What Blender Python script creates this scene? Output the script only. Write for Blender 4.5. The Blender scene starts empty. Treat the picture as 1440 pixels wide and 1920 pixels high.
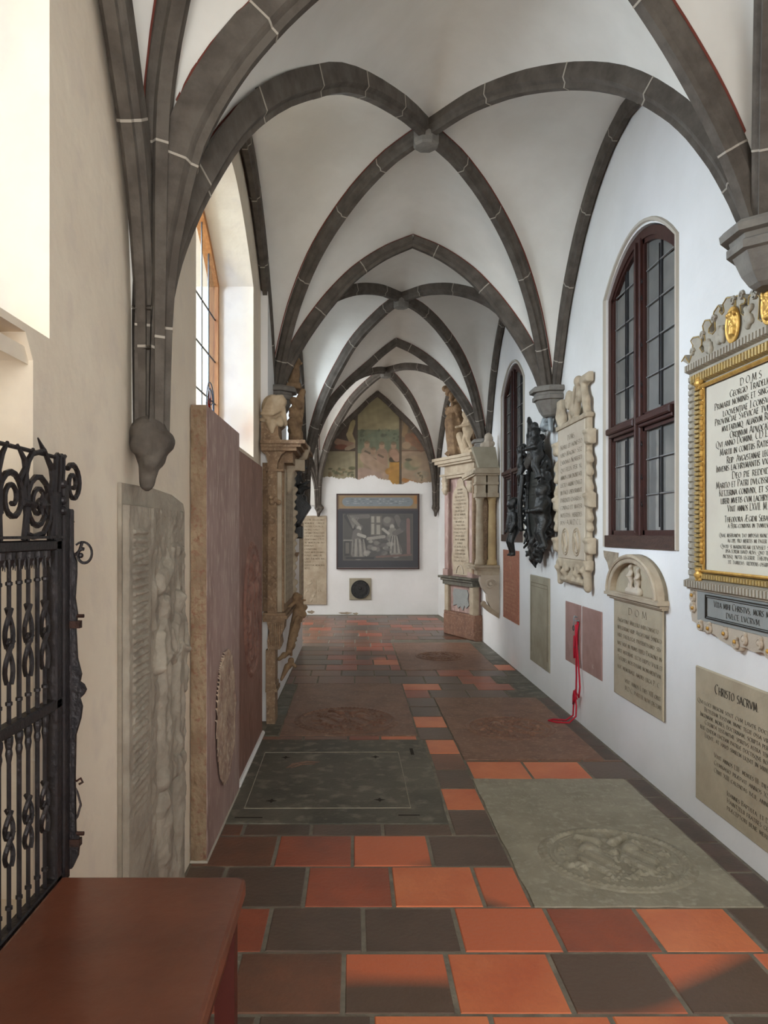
import bpy, bmesh, math, random
import numpy as np
from mathutils import Vector, Matrix, geometry
random.seed(7)
rng = np.random.RandomState(11)
PI = math.pi
C = bpy.context.scene.collection
SC = bpy.context.scene

# ------------------------------------------------------------------ camera
EYE = 1.6
FL = 1420.0           # focal length in pixels of the 1440x1920 frame
VX, VY = 665.0, 1000.0
cam_d = bpy.data.cameras.new('camera')
cam = bpy.data.objects.new('camera', cam_d)
C.objects.link(cam)
cam.location = (0, 0, EYE)
cam.rotation_euler = (PI/2, 0, 0)
cam_d.sensor_fit = 'VERTICAL'
cam_d.sensor_height = 36.0
cam_d.sensor_width = 27.0
cam_d.lens = FL*36.0/1920.0
cam_d.shift_x = (720-VX)/1920.0
cam_d.shift_y = (VY-960)/1920.0
cam_d.clip_start = 0.05
SC.camera = cam
# ------------------------------------------------------------------ sky and light
world = bpy.data.worlds.new('sky')
SC.world = world
world.use_nodes = True
bgn = world.node_tree.nodes['Background']
bgn.inputs[0].default_value = (0.90, 0.95, 1.0, 1)
bgn.inputs[1].default_value = 2.2
def daylight(name, loc, rot, sx, sy, power, col=(0.95, 0.97, 1.0)):
    d = bpy.data.lights.new(name, 'AREA')
    d.shape = 'RECTANGLE'; d.size = sx; d.size_y = sy; d.energy = power; d.color = col
    o = bpy.data.objects.new(name, d); C.objects.link(o)
    o.location = loc; o.rotation_euler = rot
    return o
# daylight through the openings of the left wall (area lights outside each pane), pointing +X
LW = [(1.985, 1.02, 560), (5.985, 4.9, 480), (9.88, 9.1, 330), (-2.2, -3.2, 130)]    # far jamb, middle of the window, power
for (yj, yc, p) in LW:
    a = Vector((-3.3, yj+.95, 3.9)); d = Vector((1.9, yc-.5, 1.7))-a
    daylight('window_daylight', a, d.to_track_quat('-Z', 'Y').to_euler(), 2.0, 2.0, p)
daylight('window_daylight', (-4.9, 12.7, 2.8), (0, -PI/2, 0), 2.0, 2.0, 60)
# added fill lamp behind the photographer, in an assumed open end
daylight('window_daylight', (0.55, -5.6, 2.2), (PI/2, 0, 0), 2.4, 3.6, 240, (1.0, 0.985, 0.96))
SC.view_settings.view_transform = 'Standard'
SC.view_settings.look = 'None'
SC.view_settings.gamma = 1.0
SC.view_settings.use_curve_mapping = False
SC.view_settings.exposure = 0.22
SC.cycles.max_bounces = 12
SC.cycles.diffuse_bounces = 10
SC.cycles.glossy_bounces = 3
SC.cycles.transparent_max_bounces = 8
SC.cycles.caustics_reflective = False
SC.cycles.caustics_refractive = False

# ------------------------------------------------------------------ materials
def srgb(r, g, b):
    f = lambda c: (c/255/12.92) if c/255 <= 0.04045 else ((c/255+0.055)/1.055)**2.4
    return (f(r), f(g), f(b), 1)
def mat(name, c1, c2=None, scale=4.0, rough=0.8, bump=0.0, bscale=40.0, metal=0.0, c3=None, thr=(0.35, 0.65),
        spec=0.3, stretch=(1, 1, 1), coat=0.0, detail=5):
    m = bpy.data.materials.new(name); m.use_nodes = True
    nt = m.node_tree; N = nt.nodes; L = nt.links
    b = N['Principled BSDF']
    b.inputs['Roughness'].default_value = rough
    b.inputs['Metallic'].default_value = metal
    b.inputs['Specular IOR Level'].default_value = spec
    b.inputs['Coat Weight'].default_value = coat
    b.inputs['Coat Roughness'].default_value = 0.15
    tc = N.new('ShaderNodeTexCoord'); oi = N.new('ShaderNodeObjectInfo')
    add = N.new('ShaderNodeVectorMath'); add.operation = 'ADD'
    mul = N.new('ShaderNodeVectorMath'); mul.operation = 'SCALE'; mul.inputs[3].default_value = 37.0
    comb = N.new('ShaderNodeCombineXYZ')
    for i in range(3): L.new(oi.outputs['Random'], comb.inputs[i])
    L.new(comb.outputs[0], mul.inputs[0]); L.new(tc.outputs['Object'], add.inputs[0]); L.new(mul.outputs[0], add.inputs[1])
    mp = N.new('ShaderNodeMapping'); mp.inputs['Scale'].default_value = stretch
    L.new(add.outputs[0], mp.inputs[0])
    if c2 is None:
        b.inputs['Base Color'].default_value = c1
    else:
        n = N.new('ShaderNodeTexNoise'); n.inputs['Scale'].default_value = scale; n.inputs['Detail'].default_value = detail
        n.inputs['Roughness'].default_value = 0.6
        L.new(mp.outputs[0], n.inputs['Vector'])
        cr = N.new('ShaderNodeValToRGB')
        cr.color_ramp.elements[0].position = thr[0]; cr.color_ramp.elements[0].color = c1
        cr.color_ramp.elements[1].position = thr[1]; cr.color_ramp.elements[1].color = c2
        L.new(n.outputs[0], cr.inputs[0])
        out = cr.outputs[0]
        if c3 is not None:
            n2 = N.new('ShaderNodeTexNoise'); n2.inputs['Scale'].default_value = scale*5; n2.inputs['Detail'].default_value = 6
            L.new(mp.outputs[0], n2.inputs['Vector'])
            c_r = N.new('ShaderNodeValToRGB'); c_r.color_ramp.elements[0].position = 0.52; c_r.color_ramp.elements[1].position = 0.72
            c_r.color_ramp.elements[0].color = (0, 0, 0, 1); c_r.color_ramp.elements[1].color = (1, 1, 1, 1)
            L.new(n2.outputs[0], c_r.inputs[0])
            mx = N.new('ShaderNodeMix'); mx.data_type = 'RGBA'
            L.new(c_r.outputs[0], mx.inputs[0]); L.new(out, mx.inputs[6]); mx.inputs[7].default_value = c3
            out = mx.outputs[2]
        L.new(out, b.inputs['Base Color'])
    if bump:
        n3 = N.new('ShaderNodeTexNoise'); n3.inputs['Scale'].default_value = bscale; n3.inputs['Detail'].default_value = 5
        L.new(mp.outputs[0], n3.inputs['Vector'])
        bp = N.new('ShaderNodeBump'); bp.inputs['Strength'].default_value = bump; bp.inputs['Distance'].default_value = 0.01
        L.new(n3.outputs[0], bp.inputs['Height']); L.new(bp.outputs[0], b.inputs['Normal'])
    return m
M = {}
M['plaster'] = mat('plaster', srgb(236, 235, 233), srgb(229, 228, 225), 1.6, 0.9, 0.35, 14)
M['plaster_left'] = mat('plaster_left', srgb(232, 220, 200), srgb(222, 208, 188), 1.6, 0.9, 0.35, 14, c3=srgb(220, 207, 190))  # warm floor bounce on the left wall is put into this plaster colour
M['vault'] = mat('vault', srgb(232, 230, 223), srgb(219, 216, 208), 1.5, 0.92, 0.25, 9)
M['rib'] = mat('rib', srgb(98, 91, 83), srgb(77, 70, 63), 9, 0.85, 0.3, 60)
M['corbel'] = mat('corbel', srgb(128, 124, 116), srgb(108, 103, 97), 9, 0.85, 0.3, 60)
M['mortar'] = mat('mortar', srgb(168, 160, 148), None, rough=0.9)
M['redline'] = mat('redline', srgb(116, 62, 52), None, rough=0.9)
M['grout'] = mat('grout', srgb(136, 130, 116), srgb(112, 106, 95), 12, 0.9, 0.4, 50)
def tilemat(name, a, b_, r=0.36, sc=3.0, thr=(0.4, 0.6), det=3):
    return mat(name, a, b_, sc, r, 0.25, 45, thr=thr, spec=0.5, detail=det)
M['tO'] = tilemat('tile_orange', srgb(224, 134, 88), srgb(200, 104, 68), thr=(.3, .7), det=6)
M['tR'] = tilemat('tile_red', srgb(170, 88, 60), srgb(134, 74, 55), thr=(.3, .7), det=6)
M['tB'] = tilemat('tile_brown', srgb(132, 86, 64), srgb(98, 72, 58), thr=(.3, .7), det=6)
M['tD'] = tilemat('tile_dark', srgb(102, 82, 70), srgb(82, 70, 60), thr=(.3, .7), det=6)
M['tM'] = tilemat('tile_flashed', srgb(96, 77, 64), srgb(204, 110, 74), sc=1.5, thr=(0.47, 0.56), det=0)
M['slab_grey'] = mat('slab_grey', srgb(158, 152, 134), srgb(140, 134, 117), 5, 0.55, 0.3, 60, c3=srgb(170, 164, 148))
M['slab_dark'] = mat('slab_dark', srgb(104, 100, 88), srgb(78, 76, 67), 2.2, 0.5, 0.3, 50, c3=srgb(132, 128, 114))
M['slab_brown'] = mat('slab_brown', srgb(140, 104, 84), srgb(114, 84, 70), 6, 0.42, 0.4, 60, c3=srgb(156, 126, 106))
M['slab_border'] = mat('slab_border', srgb(100, 82, 74), srgb(84, 74, 66), 6, 0.5, 0.3, 50)
M['red_marble'] = mat('red_marble', srgb(172, 146, 138), srgb(148, 120, 112), 5, 0.5, 0.3, 50, c3=srgb(192, 172, 160), stretch=(1, 1, 0.35))
M['red_marble2'] = mat('red_marble2', srgb(142, 104, 90), srgb(118, 82, 70), 5, 0.5, 0.3, 50, c3=srgb(158, 122, 108), stretch=(1, 1, 0.35))
M['red_marble_edge'] = mat('red_marble_edge', srgb(160, 140, 114), srgb(138, 116, 94), 9, 0.9, 0.8, 60, c3=srgb(138, 100, 82))
M['pink'] = mat('pink', srgb(166, 134, 126), srgb(152, 120, 112), 8, 0.7, 0.2, 60)
M['orange_stone'] = mat('orange_stone', srgb(172, 112, 88), srgb(150, 92, 72), 20, 0.7, 0.3, 60, c3=srgb(196, 150, 120))
M['lime'] = mat('lime', srgb(182, 170, 146), srgb(168, 155, 132), 5, 0.7, 0.2, 60)
M['lime_grey'] = mat('lime_grey', srgb(164, 156, 136), srgb(146, 138, 118), 5, 0.7, 0.2, 60)
M['sand'] = mat('sand', srgb(184, 170, 148), srgb(164, 148, 126), 6, 0.8, 0.4, 60)
M['sand_light'] = mat('sand_light', srgb(196, 184, 166), srgb(184, 170, 152), 4, 0.8, 0.2, 60)
M['sand_brown'] = mat('sand_brown', srgb(150, 124, 98), srgb(120, 98, 78), 9, 0.85, 0.7, 60, c3=srgb(164, 142, 116))
M['statue_brown'] = mat('statue_brown', srgb(150, 124, 94), srgb(116, 92, 70), 12, 0.8, 0.6, 60)
M['statue_light'] = mat('statue_light', srgb(190, 172, 146), srgb(170, 150, 124), 7, 0.8, 0.3, 60)
M['relief_grey'] = mat('relief_grey', srgb(168, 159, 144), srgb(138, 128, 115), 5, 0.85, 0.35, 50)
M['relief_tan'] = mat('relief_tan', srgb(186, 164, 142), srgb(150, 122, 110), 8, 0.8, 0.4, 60, c3=srgb(198, 180, 160))
M['column_tan'] = mat('column_tan', srgb(196, 170, 126), srgb(176, 150, 110), 6, 0.6, 0.2, 60)
M['cream'] = mat('cream', srgb(214, 208, 190), srgb(206, 198, 182), 3, 0.6, 0.05, 40)
M['frame_grey'] = mat('frame_grey', srgb(172, 164, 148), srgb(156, 148, 134), 9, 0.7, 0.2, 60)
M['frame_blue'] = mat('frame_blue', srgb(148, 150, 146), srgb(138, 140, 136), 6, 0.7, 0.1, 60)
M['gold'] = mat('gold', srgb(214, 172, 92), srgb(186, 142, 72), 30, 0.45, 0.3, 80, metal=0.55)
M['gold_dull'] = mat('gold_dull', srgb(186, 158, 96), srgb(160, 138, 96), 30, 0.5, 0.3, 80, metal=0.3)
M['ink'] = mat('ink', srgb(52, 48, 42), None, rough=0.9)
M['ink_soft'] = mat('ink_soft', srgb(104, 92, 74), None, rough=0.9)
M['ink_gold'] = mat('ink_gold', srgb(222, 192, 150), None, rough=0.7)
M['bronze'] = mat('bronze', srgb(46, 46, 44), srgb(34, 34, 33), 20, 0.42, 0.5, 60, metal=0.35, spec=0.6)
M['bronze_plate'] = mat('bronze_plate', srgb(62, 62, 56), srgb(54, 54, 50), 20, 0.5, 0.2, 60, metal=0.2)
M['iron'] = mat('iron', srgb(36, 32, 34), srgb(50, 44, 44), 30, 0.45, 0.3, 80, metal=0.5, spec=0.6)
M['rust'] = mat('rust', srgb(66, 42, 32), srgb(48, 34, 30), 30, 0.6, 0.3, 80, metal=0.3)
M['wood_dark'] = mat('wood_dark', srgb(72, 42, 36), srgb(56, 34, 30), 10, 0.45, 0.2, 50, stretch=(6, 6, 0.6))
M['wood_sill'] = mat('wood_sill', srgb(84, 62, 52), srgb(66, 50, 44), 10, 0.6, 0.4, 50, stretch=(1, 6, 6))
M['wood_orange'] = mat('wood_orange', srgb(186, 128, 74), srgb(164, 104, 58), 8, 0.5, 0.2, 50, stretch=(6, 6, 0.6))
M['lead'] = mat('lead', srgb(64, 64, 66), None, rough=0.5, metal=0.4)
M['lead_light'] = mat('lead_light', srgb(134, 134, 132), None, rough=0.45, metal=0.4)
M['glass_dark'] = mat('glass_dark', srgb(104, 104, 101), srgb(132, 131, 126), 1.3, 0.07, 0.04, 6, spec=0.6, thr=(0.3, 0.7))  # lighter mottled tone in the base colour stands for reflections
M['table'] = mat('table_paint', srgb(118, 68, 48), srgb(96, 54, 38), 3, 0.28, 0.1, 30, spec=0.5)
M['table_leg'] = mat('table_leg', srgb(70, 26, 20), None, rough=0.4)
M['red_cord'] = mat('red_cord', srgb(176, 24, 46), None, rough=0.6)
M['silver'] = mat('silver', srgb(150, 156, 158), srgb(120, 126, 128), 9, 0.4, 0.2, 40, metal=0.3)
M['leather'] = mat('leather', srgb(64, 54, 52), None, rough=0.6)
M['bare_stone'] = mat('bare_stone', srgb(172, 158, 136), srgb(140, 126, 108), 14, 0.9, 0.8, 60)
M['beige_paint'] = mat('beige_paint', srgb(190, 182, 168), None, rough=0.9)
def glassmat(name, col, mix):
    m = bpy.data.materials.new(name); m.use_nodes = True
    nt = m.node_tree; N = nt.nodes; L = nt.links
    N.remove(N['Principled BSDF'])
    t = N.new('ShaderNodeBsdfTransparent'); t.inputs[0].default_value = col
    g = N.new('ShaderNodeBsdfGlossy'); g.inputs['Roughness'].default_value = 0.1
    mx = N.new('ShaderNodeMixShader'); mx.inputs[0].default_value = mix
    L.new(t.outputs[0], mx.inputs[1]); L.new(g.outputs[0], mx.inputs[2])
    L.new(mx.outputs[0], N['Material Output'].inputs[0])
    return m
M['glass_clear'] = glassmat('glass_clear', (0.9, 0.95, 0.98, 1), 0.04)
M['glass_blue'] = glassmat('glass_blue', (0.70, 0.80, 0.95, 1), 0.04)
M['glass_red'] = glassmat('glass_red', (0.75, 0.15, 0.12, 1), 0.04)
def paintmat(name, rough=0.8):
    m = bpy.data.materials.new(name); m.use_nodes = True
    nt = m.node_tree
    a = nt.nodes.new('ShaderNodeVertexColor'); a.layer_name = 'paint'
    b = nt.nodes['Principled BSDF']; b.inputs['Roughness'].default_value = rough
    nt.links.new(a.outputs[0], b.inputs['Base Color'])
    return m
M['fresco'] = paintmat('fresco_paint', 0.9)
M['panel_paint'] = paintmat('panel_paint', 0.35)

# ------------------------------------------------------------------ mesh tools
class MB:
    def __init__(s): s.v = []; s.f = []
    def add(s, vs, fs):
        o = len(s.v); s.v += [tuple(p) for p in vs]; s.f += [tuple(i+o for i in f) for f in fs]; return s
    def box(s, x0, x1, y0, y1, z0, z1, bev=0.0):
        if bev <= 0:
            return s.add([(x0,y0,z0),(x1,y0,z0),(x1,y1,z0),(x0,y1,z0),(x0,y0,z1),(x1,y0,z1),(x1,y1,z1),(x0,y1,z1)],
                         [(0,3,2,1),(4,5,6,7),(0,1,5,4),(1,2,6,5),(2,3,7,6),(3,0,4,7)])
        b = bev   # bevel of the front (-y) face
        return s.add([(x0,y0+b,z0),(x1,y0+b,z0),(x1,y1,z0),(x0,y1,z0),(x0,y0+b,z1),(x1,y0+b,z1),(x1,y1,z1),(x0,y1,z1),
                      (x0+b,y0,z0+b),(x1-b,y0,z0+b),(x1-b,y0,z1-b),(x0+b,y0,z1-b)],
                     [(0,3,2,1),(4,5,6,7),(1,2,6,5),(2,3,7,6),(3,0,4,7),(8,9,10,11),(0,1,9,8),(1,5,10,9),(5,4,11,10),(4,0,8,11)])
    def prism(s, poly, y0, y1):
        """polygon in x,z (any winding), extruded y0(front)->y1(back)"""
        n = len(poly)
        tri = geometry.tessellate_polygon([[Vector((p[0], p[1], 0)) for p in poly]])
        vs = [(p[0], y0, p[1]) for p in poly]+[(p[0], y1, p[1]) for p in poly]
        fs = [tuple(t) for t in tri]+[tuple(i+n for i in reversed(t)) for t in tri]
        fs += [(i, (i+1) % n, (i+1) % n+n, i+n) for i in range(n)]
        return s.add(vs, fs)
    def prism_z(s, poly, z0, z1):
        n = len(poly)
        tri = geometry.tessellate_polygon([[Vector((p[0], p[1], 0)) for p in poly]])
        vs = [(p[0], p[1], z0) for p in poly]+[(p[0], p[1], z1) for p in poly]
        fs = [tuple(reversed(t)) for t in tri]+[tuple(i+n for i in t) for t in tri]
        fs += [(i, (i+1) % n, (i+1) % n+n, i+n) for i in range(n)]
        return s.add(vs, fs)
    def tube(s, pts, r, seg=6, cap=True, flat=1.0):
        pts = [Vector(p) for p in pts]; n = len(pts)
        rs = r if isinstance(r, (list, tuple)) else [r]*n
        up = None; rings = []
        for i, p in enumerate(pts):
            t = (pts[min(i+1, n-1)]-pts[max(i-1, 0)])
            if t.length < 1e-9: t = Vector((0, 0, 1))
            t.normalize()
            if up is None:
                a = Vector((0, 1, 0)) if abs(t.y) < 0.9 else Vector((1, 0, 0))
                up = (a-t*a.dot(t)).normalized()
            else:
                up = (up-t*up.dot(t))
                up = up.normalized() if up.length > 1e-6 else Vector((1, 0, 0))
            sd = t.cross(up)
            rings.append([p+up*(rs[i]*flat*math.cos(2*PI*k/seg))+sd*(rs[i]*math.sin(2*PI*k/seg)) for k in range(seg)])
        vs = [q for R_ in rings for q in R_]
        fs = [(i*seg+k, i*seg+(k+1) % seg, (i+1)*seg+(k+1) % seg, (i+1)*seg+k) for i in range(n-1) for k in range(seg)]
        if cap:
            fs += [tuple(reversed(range(seg))), tuple((n-1)*seg+k for k in range(seg))]
        return s.add(vs, fs)
    def lathe(s, prof, c=(0, 0, 0), seg=12, sx=1, sy=1, rot=0):
        n = len(prof); vs = []
        for (r, z) in prof:
            for k in range(seg):
                a = 2*PI*k/seg+rot
                vs.append((c[0]+r*sx*math.cos(a), c[1]+r*sy*math.sin(a), c[2]+z))
        fs = [(i*seg+k, i*seg+(k+1) % seg, (i+1)*seg+(k+1) % seg, (i+1)*seg+k) for i in range(n-1) for k in range(seg)]
        fs += [tuple(reversed(range(seg))), tuple((n-1)*seg+k for k in range(seg))]
        return s.add(vs, fs)
    def ball(s, c, rx, ry=None, rz=None, seg=10, rings=7):
        ry = rx if ry is None else ry; rz = rx if rz is None else rz
        vs = [(c[0], c[1], c[2]-rz)]; fs = []
        for i in range(1, rings):
            ph = -PI/2+PI*i/rings
            for k in range(seg):
                a = 2*PI*k/seg
                vs.append((c[0]+rx*math.cos(ph)*math.cos(a), c[1]+ry*math.cos(ph)*math.sin(a), c[2]+rz*math.sin(ph)))
        vs.append((c[0], c[1], c[2]+rz)); T = len(vs)-1
        for k in range(seg): fs.append((0, 1+(k+1) % seg, 1+k))
        for i in range(rings-2):
            for k in range(seg):
                a = 1+i*seg+k; b_ = 1+i*seg+(k+1) % seg
                fs.append((a, b_, b_+seg, a+seg))
        o = 1+(rings-2)*seg
        for k in range(seg): fs.append((o+k, o+(k+1) % seg, T))
        return s.add(vs, fs)
    def cap(s, a, b, r1, r2=None, seg=8):
        """tapered capsule"""
        r2 = r1 if r2 is None else r2
        a = Vector(a); b = Vector(b); d = b-a; L_ = d.length
        if L_ < 1e-6: return s.ball(a, r1)
        d.normalize(); pts = []; rs = []
        for q in (-0.96, -0.7, -0.35): pts.append(a+d*(q*r1)); rs.append(r1*math.sqrt(max(0, 1-q*q)))
        pts.append(a); rs.append(r1); pts.append(b); rs.append(r2)
        for q in (0.35, 0.7, 0.96): pts.append(b+d*(q*r2)); rs.append(r2*math.sqrt(max(0, 1-q*q)))
        return s.tube(pts, rs, seg)
    def grid(s, P, closed=False):
        """P: [rows][cols] of points"""
        n = len(P); m = len(P[0]); vs = [q for r in P for q in r]
        fs = [(i*m+j, i*m+j+1, (i+1)*m+j+1, (i+1)*m+j) for i in range(n-1) for j in range(m-1)]
        return s.add(vs, fs)
    def obj(s, name, m, parent=None, smooth=False, recalc=True):
        me = bpy.data.meshes.new(name)
        me.from_pydata(s.v, [], s.f); me.update()
        if recalc:
            b = bmesh.new(); b.from_mesh(me); bmesh.ops.recalc_face_normals(b, faces=b.faces); b.to_mesh(me); b.free()
        if smooth:
            me.polygons.foreach_set('use_smooth', [True]*len(me.polygons)); me.update()
        me.materials.append(M[m] if isinstance(m, str) else m)
        o = bpy.data.objects.new(name, me); C.objects.link(o)
        if parent: o.parent = parent
        return o
    def blob(s, name, m, parent=None, voxel=0.012, sm=4):
        o = s.obj(name, m, parent, True, False)
        r = o.modifiers.new('fuse', 'REMESH'); r.mode = 'VOXEL'; r.voxel_size = voxel; r.use_smooth_shade = True
        if sm:
            q = o.modifiers.new('soften', 'SMOOTH'); q.factor = 0.5; q.iterations = sm
        return o
def thing(name, label, cat, loc=(0, 0, 0), rz=0.0, group=None):
    o = bpy.data.objects.new(name, None); C.objects.link(o)
    o.location = loc; o.rotation_euler = (0, 0, rz); o.empty_display_size = 0.1
    o['label'] = label; o['category'] = cat
    if group: o['group'] = group
    return o
def tag(o, label, cat, group=None):
    o['label'] = label; o['category'] = cat
    if group: o['group'] = group
    return o
def struct(o): o['kind'] = 'structure'; return o
def sroot(name, loc=(0, 0, 0), rz=0.0):
    o = bpy.data.objects.new(name, None); C.objects.link(o); o.location = loc; o.rotation_euler = (0, 0, rz)
    o.empty_display_size = 0.1; return struct(o)
def pxY(x, X): return X*FL/(x-VX)                      # depth where pixel column x meets the plane of the wall at X
def pxZ(x, y, X): return EYE+(VY-y)*X/(x-VX)
XR = 1.9; XL = -0.8; R90 = PI/2

# ------------------------------------------------------------------ relief height fields
_sn = [(rng.uniform(-1, 1), rng.uniform(-1, 1), rng.uniform(0, 6.28)) for _ in range(40)]
def fnoise(x, y, f, n=12, seed=0):
    r = np.zeros_like(x)
    for i in range(n):
        a, b, c = _sn[(i+seed*7) % 40]
        k = f*(0.5+1.5*i/n)
        r += np.sin(k*(a*x+b*y)*2.2+c)*np.cos(k*(b*x-a*y)*1.7+2*c)
    return r/n*2
def seg_h(U, V, a, b, r1, r2, h):
    ax, ay = a; bx, by = b
    dx, dy = bx-ax, by-ay; L2 = dx*dx+dy*dy+1e-9
    t = np.clip(((U-ax)*dx+(V-ay)*dy)/L2, 0, 1)
    d = np.hypot(U-ax-t*dx, V-ay-t*dy); r = r1+(r2-r1)*t
    return h*np.sqrt(np.clip(1-(d/r)**2, 0, 1))
def fig_h(U, V, x, z, s, h=0.03, flip=1, robe=True):
    """a standing relief figure of height s with its feet at x,z"""
    P = lambda a, b: (x+flip*a*s, z+b*s)
    H = seg_h(U, V, P(0, .90), P(0, .93), .062*s, .06*s, h*1.2)
    H = np.maximum(H, seg_h(U, V, P(0, .78), P(0, .55), .10*s, .09*s, h))
    H = np.maximum(H, seg_h(U, V, P(-.09, .77), P(-.15, .60), .035*s, .03*s, h*1.1))
    H = np.maximum(H, seg_h(U, V, P(-.15, .60), P(.0, .64), .03*s, .025*s, h*1.3))
    H = np.maximum(H, seg_h(U, V, P(.09, .77), P(.16, .60), .035*s, .03*s, h*1.1))
    H = np.maximum(H, seg_h(U, V, P(.16, .60), P(.03, .66), .03*s, .025*s, h*1.3))
    if robe:
        H = np.maximum(H, seg_h(U, V, P(0, .5), P(.02, .08), .10*s, .15*s, h))
        fold = 0.12*h*np.sin((U-x)/s*75)
        H = np.where((H > 0) & (V < z+.55*s), H+fold*np.clip(H/h, 0, 1), H)
    else:
        H = np.maximum(H, seg_h(U, V, P(-.04, .48), P(-.06, .05), .06*s, .03*s, h))
        H = np.maximum(H, seg_h(U, V, P(.05, .48), P(.08, .05), .06*s, .03*s, h))
    return H
def relief(name, m, parent, x0, x1, z0, z1, nx, nz, fn, y=0.0, mask=None):
    u = np.linspace(x0, x1, nx); v = np.linspace(z0, z1, nz)
    U, V = np.meshgrid(u, v)
    H = fn(U, V)
    H[0, :] = np.minimum(H[0, :], 0); H[-1, :] = np.minimum(H[-1, :], 0); H[:, 0] = np.minimum(H[:, 0], 0); H[:, -1] = np.minimum(H[:, -1], 0)
    b = MB()
    vs = np.stack([U, y-H, V], -1).reshape(-1, 3)
    b.v = [tuple(p) for p in vs.tolist()]
    keep = None if mask is None else mask(U, V)
    for i in range(nz-1):
        for j in range(nx-1):
            if keep is not None and not (keep[i, j] and keep[i+1, j+1]): continue
            b.f.append((i*nx+j, i*nx+j+1, (i+1)*nx+j+1, (i+1)*nx+j))
    return b.obj(name, m, parent, True, False)
def medallion(U, V, cx, cz, r, h=0.014, asp=1.0, seed=0):
    x = (U-cx)/r; y = (V-cz)/(r*asp); d = np.hypot(x, y); th = np.arctan2(y, x)
    H = h*.55*np.exp(-((d-.95)/.035)**2)*(1+.25*np.sin(th*70+d*30))+h*.2*np.exp(-((d-.86)/.02)**2)
    ins = np.clip((0.84-d)/.05, 0, 1)
    leaf = np.clip(fnoise(x, y, 8, seed=seed)*1.0+fnoise(x, y, 19, seed=seed+1)*.8, -.35, .9)
    sh = lambda a: np.maximum(seg_h(x, y, (a, -.08), (a*.85, -.38), .26, .15, 1.0), 0)
    s1 = np.maximum(sh(-.3), sh(.3)); flatsh = np.where(s1 > .25, .55+.18*np.sign(np.sin(x*19+y*11)), 0)
    helm = np.maximum.reduce([seg_h(x, y, (-.3, .26), (-.3, .3), .15, .13, 1.3), seg_h(x, y, (.3, .26), (.3, .3), .15, .13, 1.3), seg_h(x, y, (-.12, .5), (-.36, .66), .08, .05, 1.1), seg_h(x, y, (.12, .5), (.36, .66), .08, .05, 1.1)])
    core = np.maximum(flatsh, helm)
    H += ins*h*np.where(core > 0.05, core, leaf)
    return H - h*0.3*np.clip((1-d)/.05, 0, 1)

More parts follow.
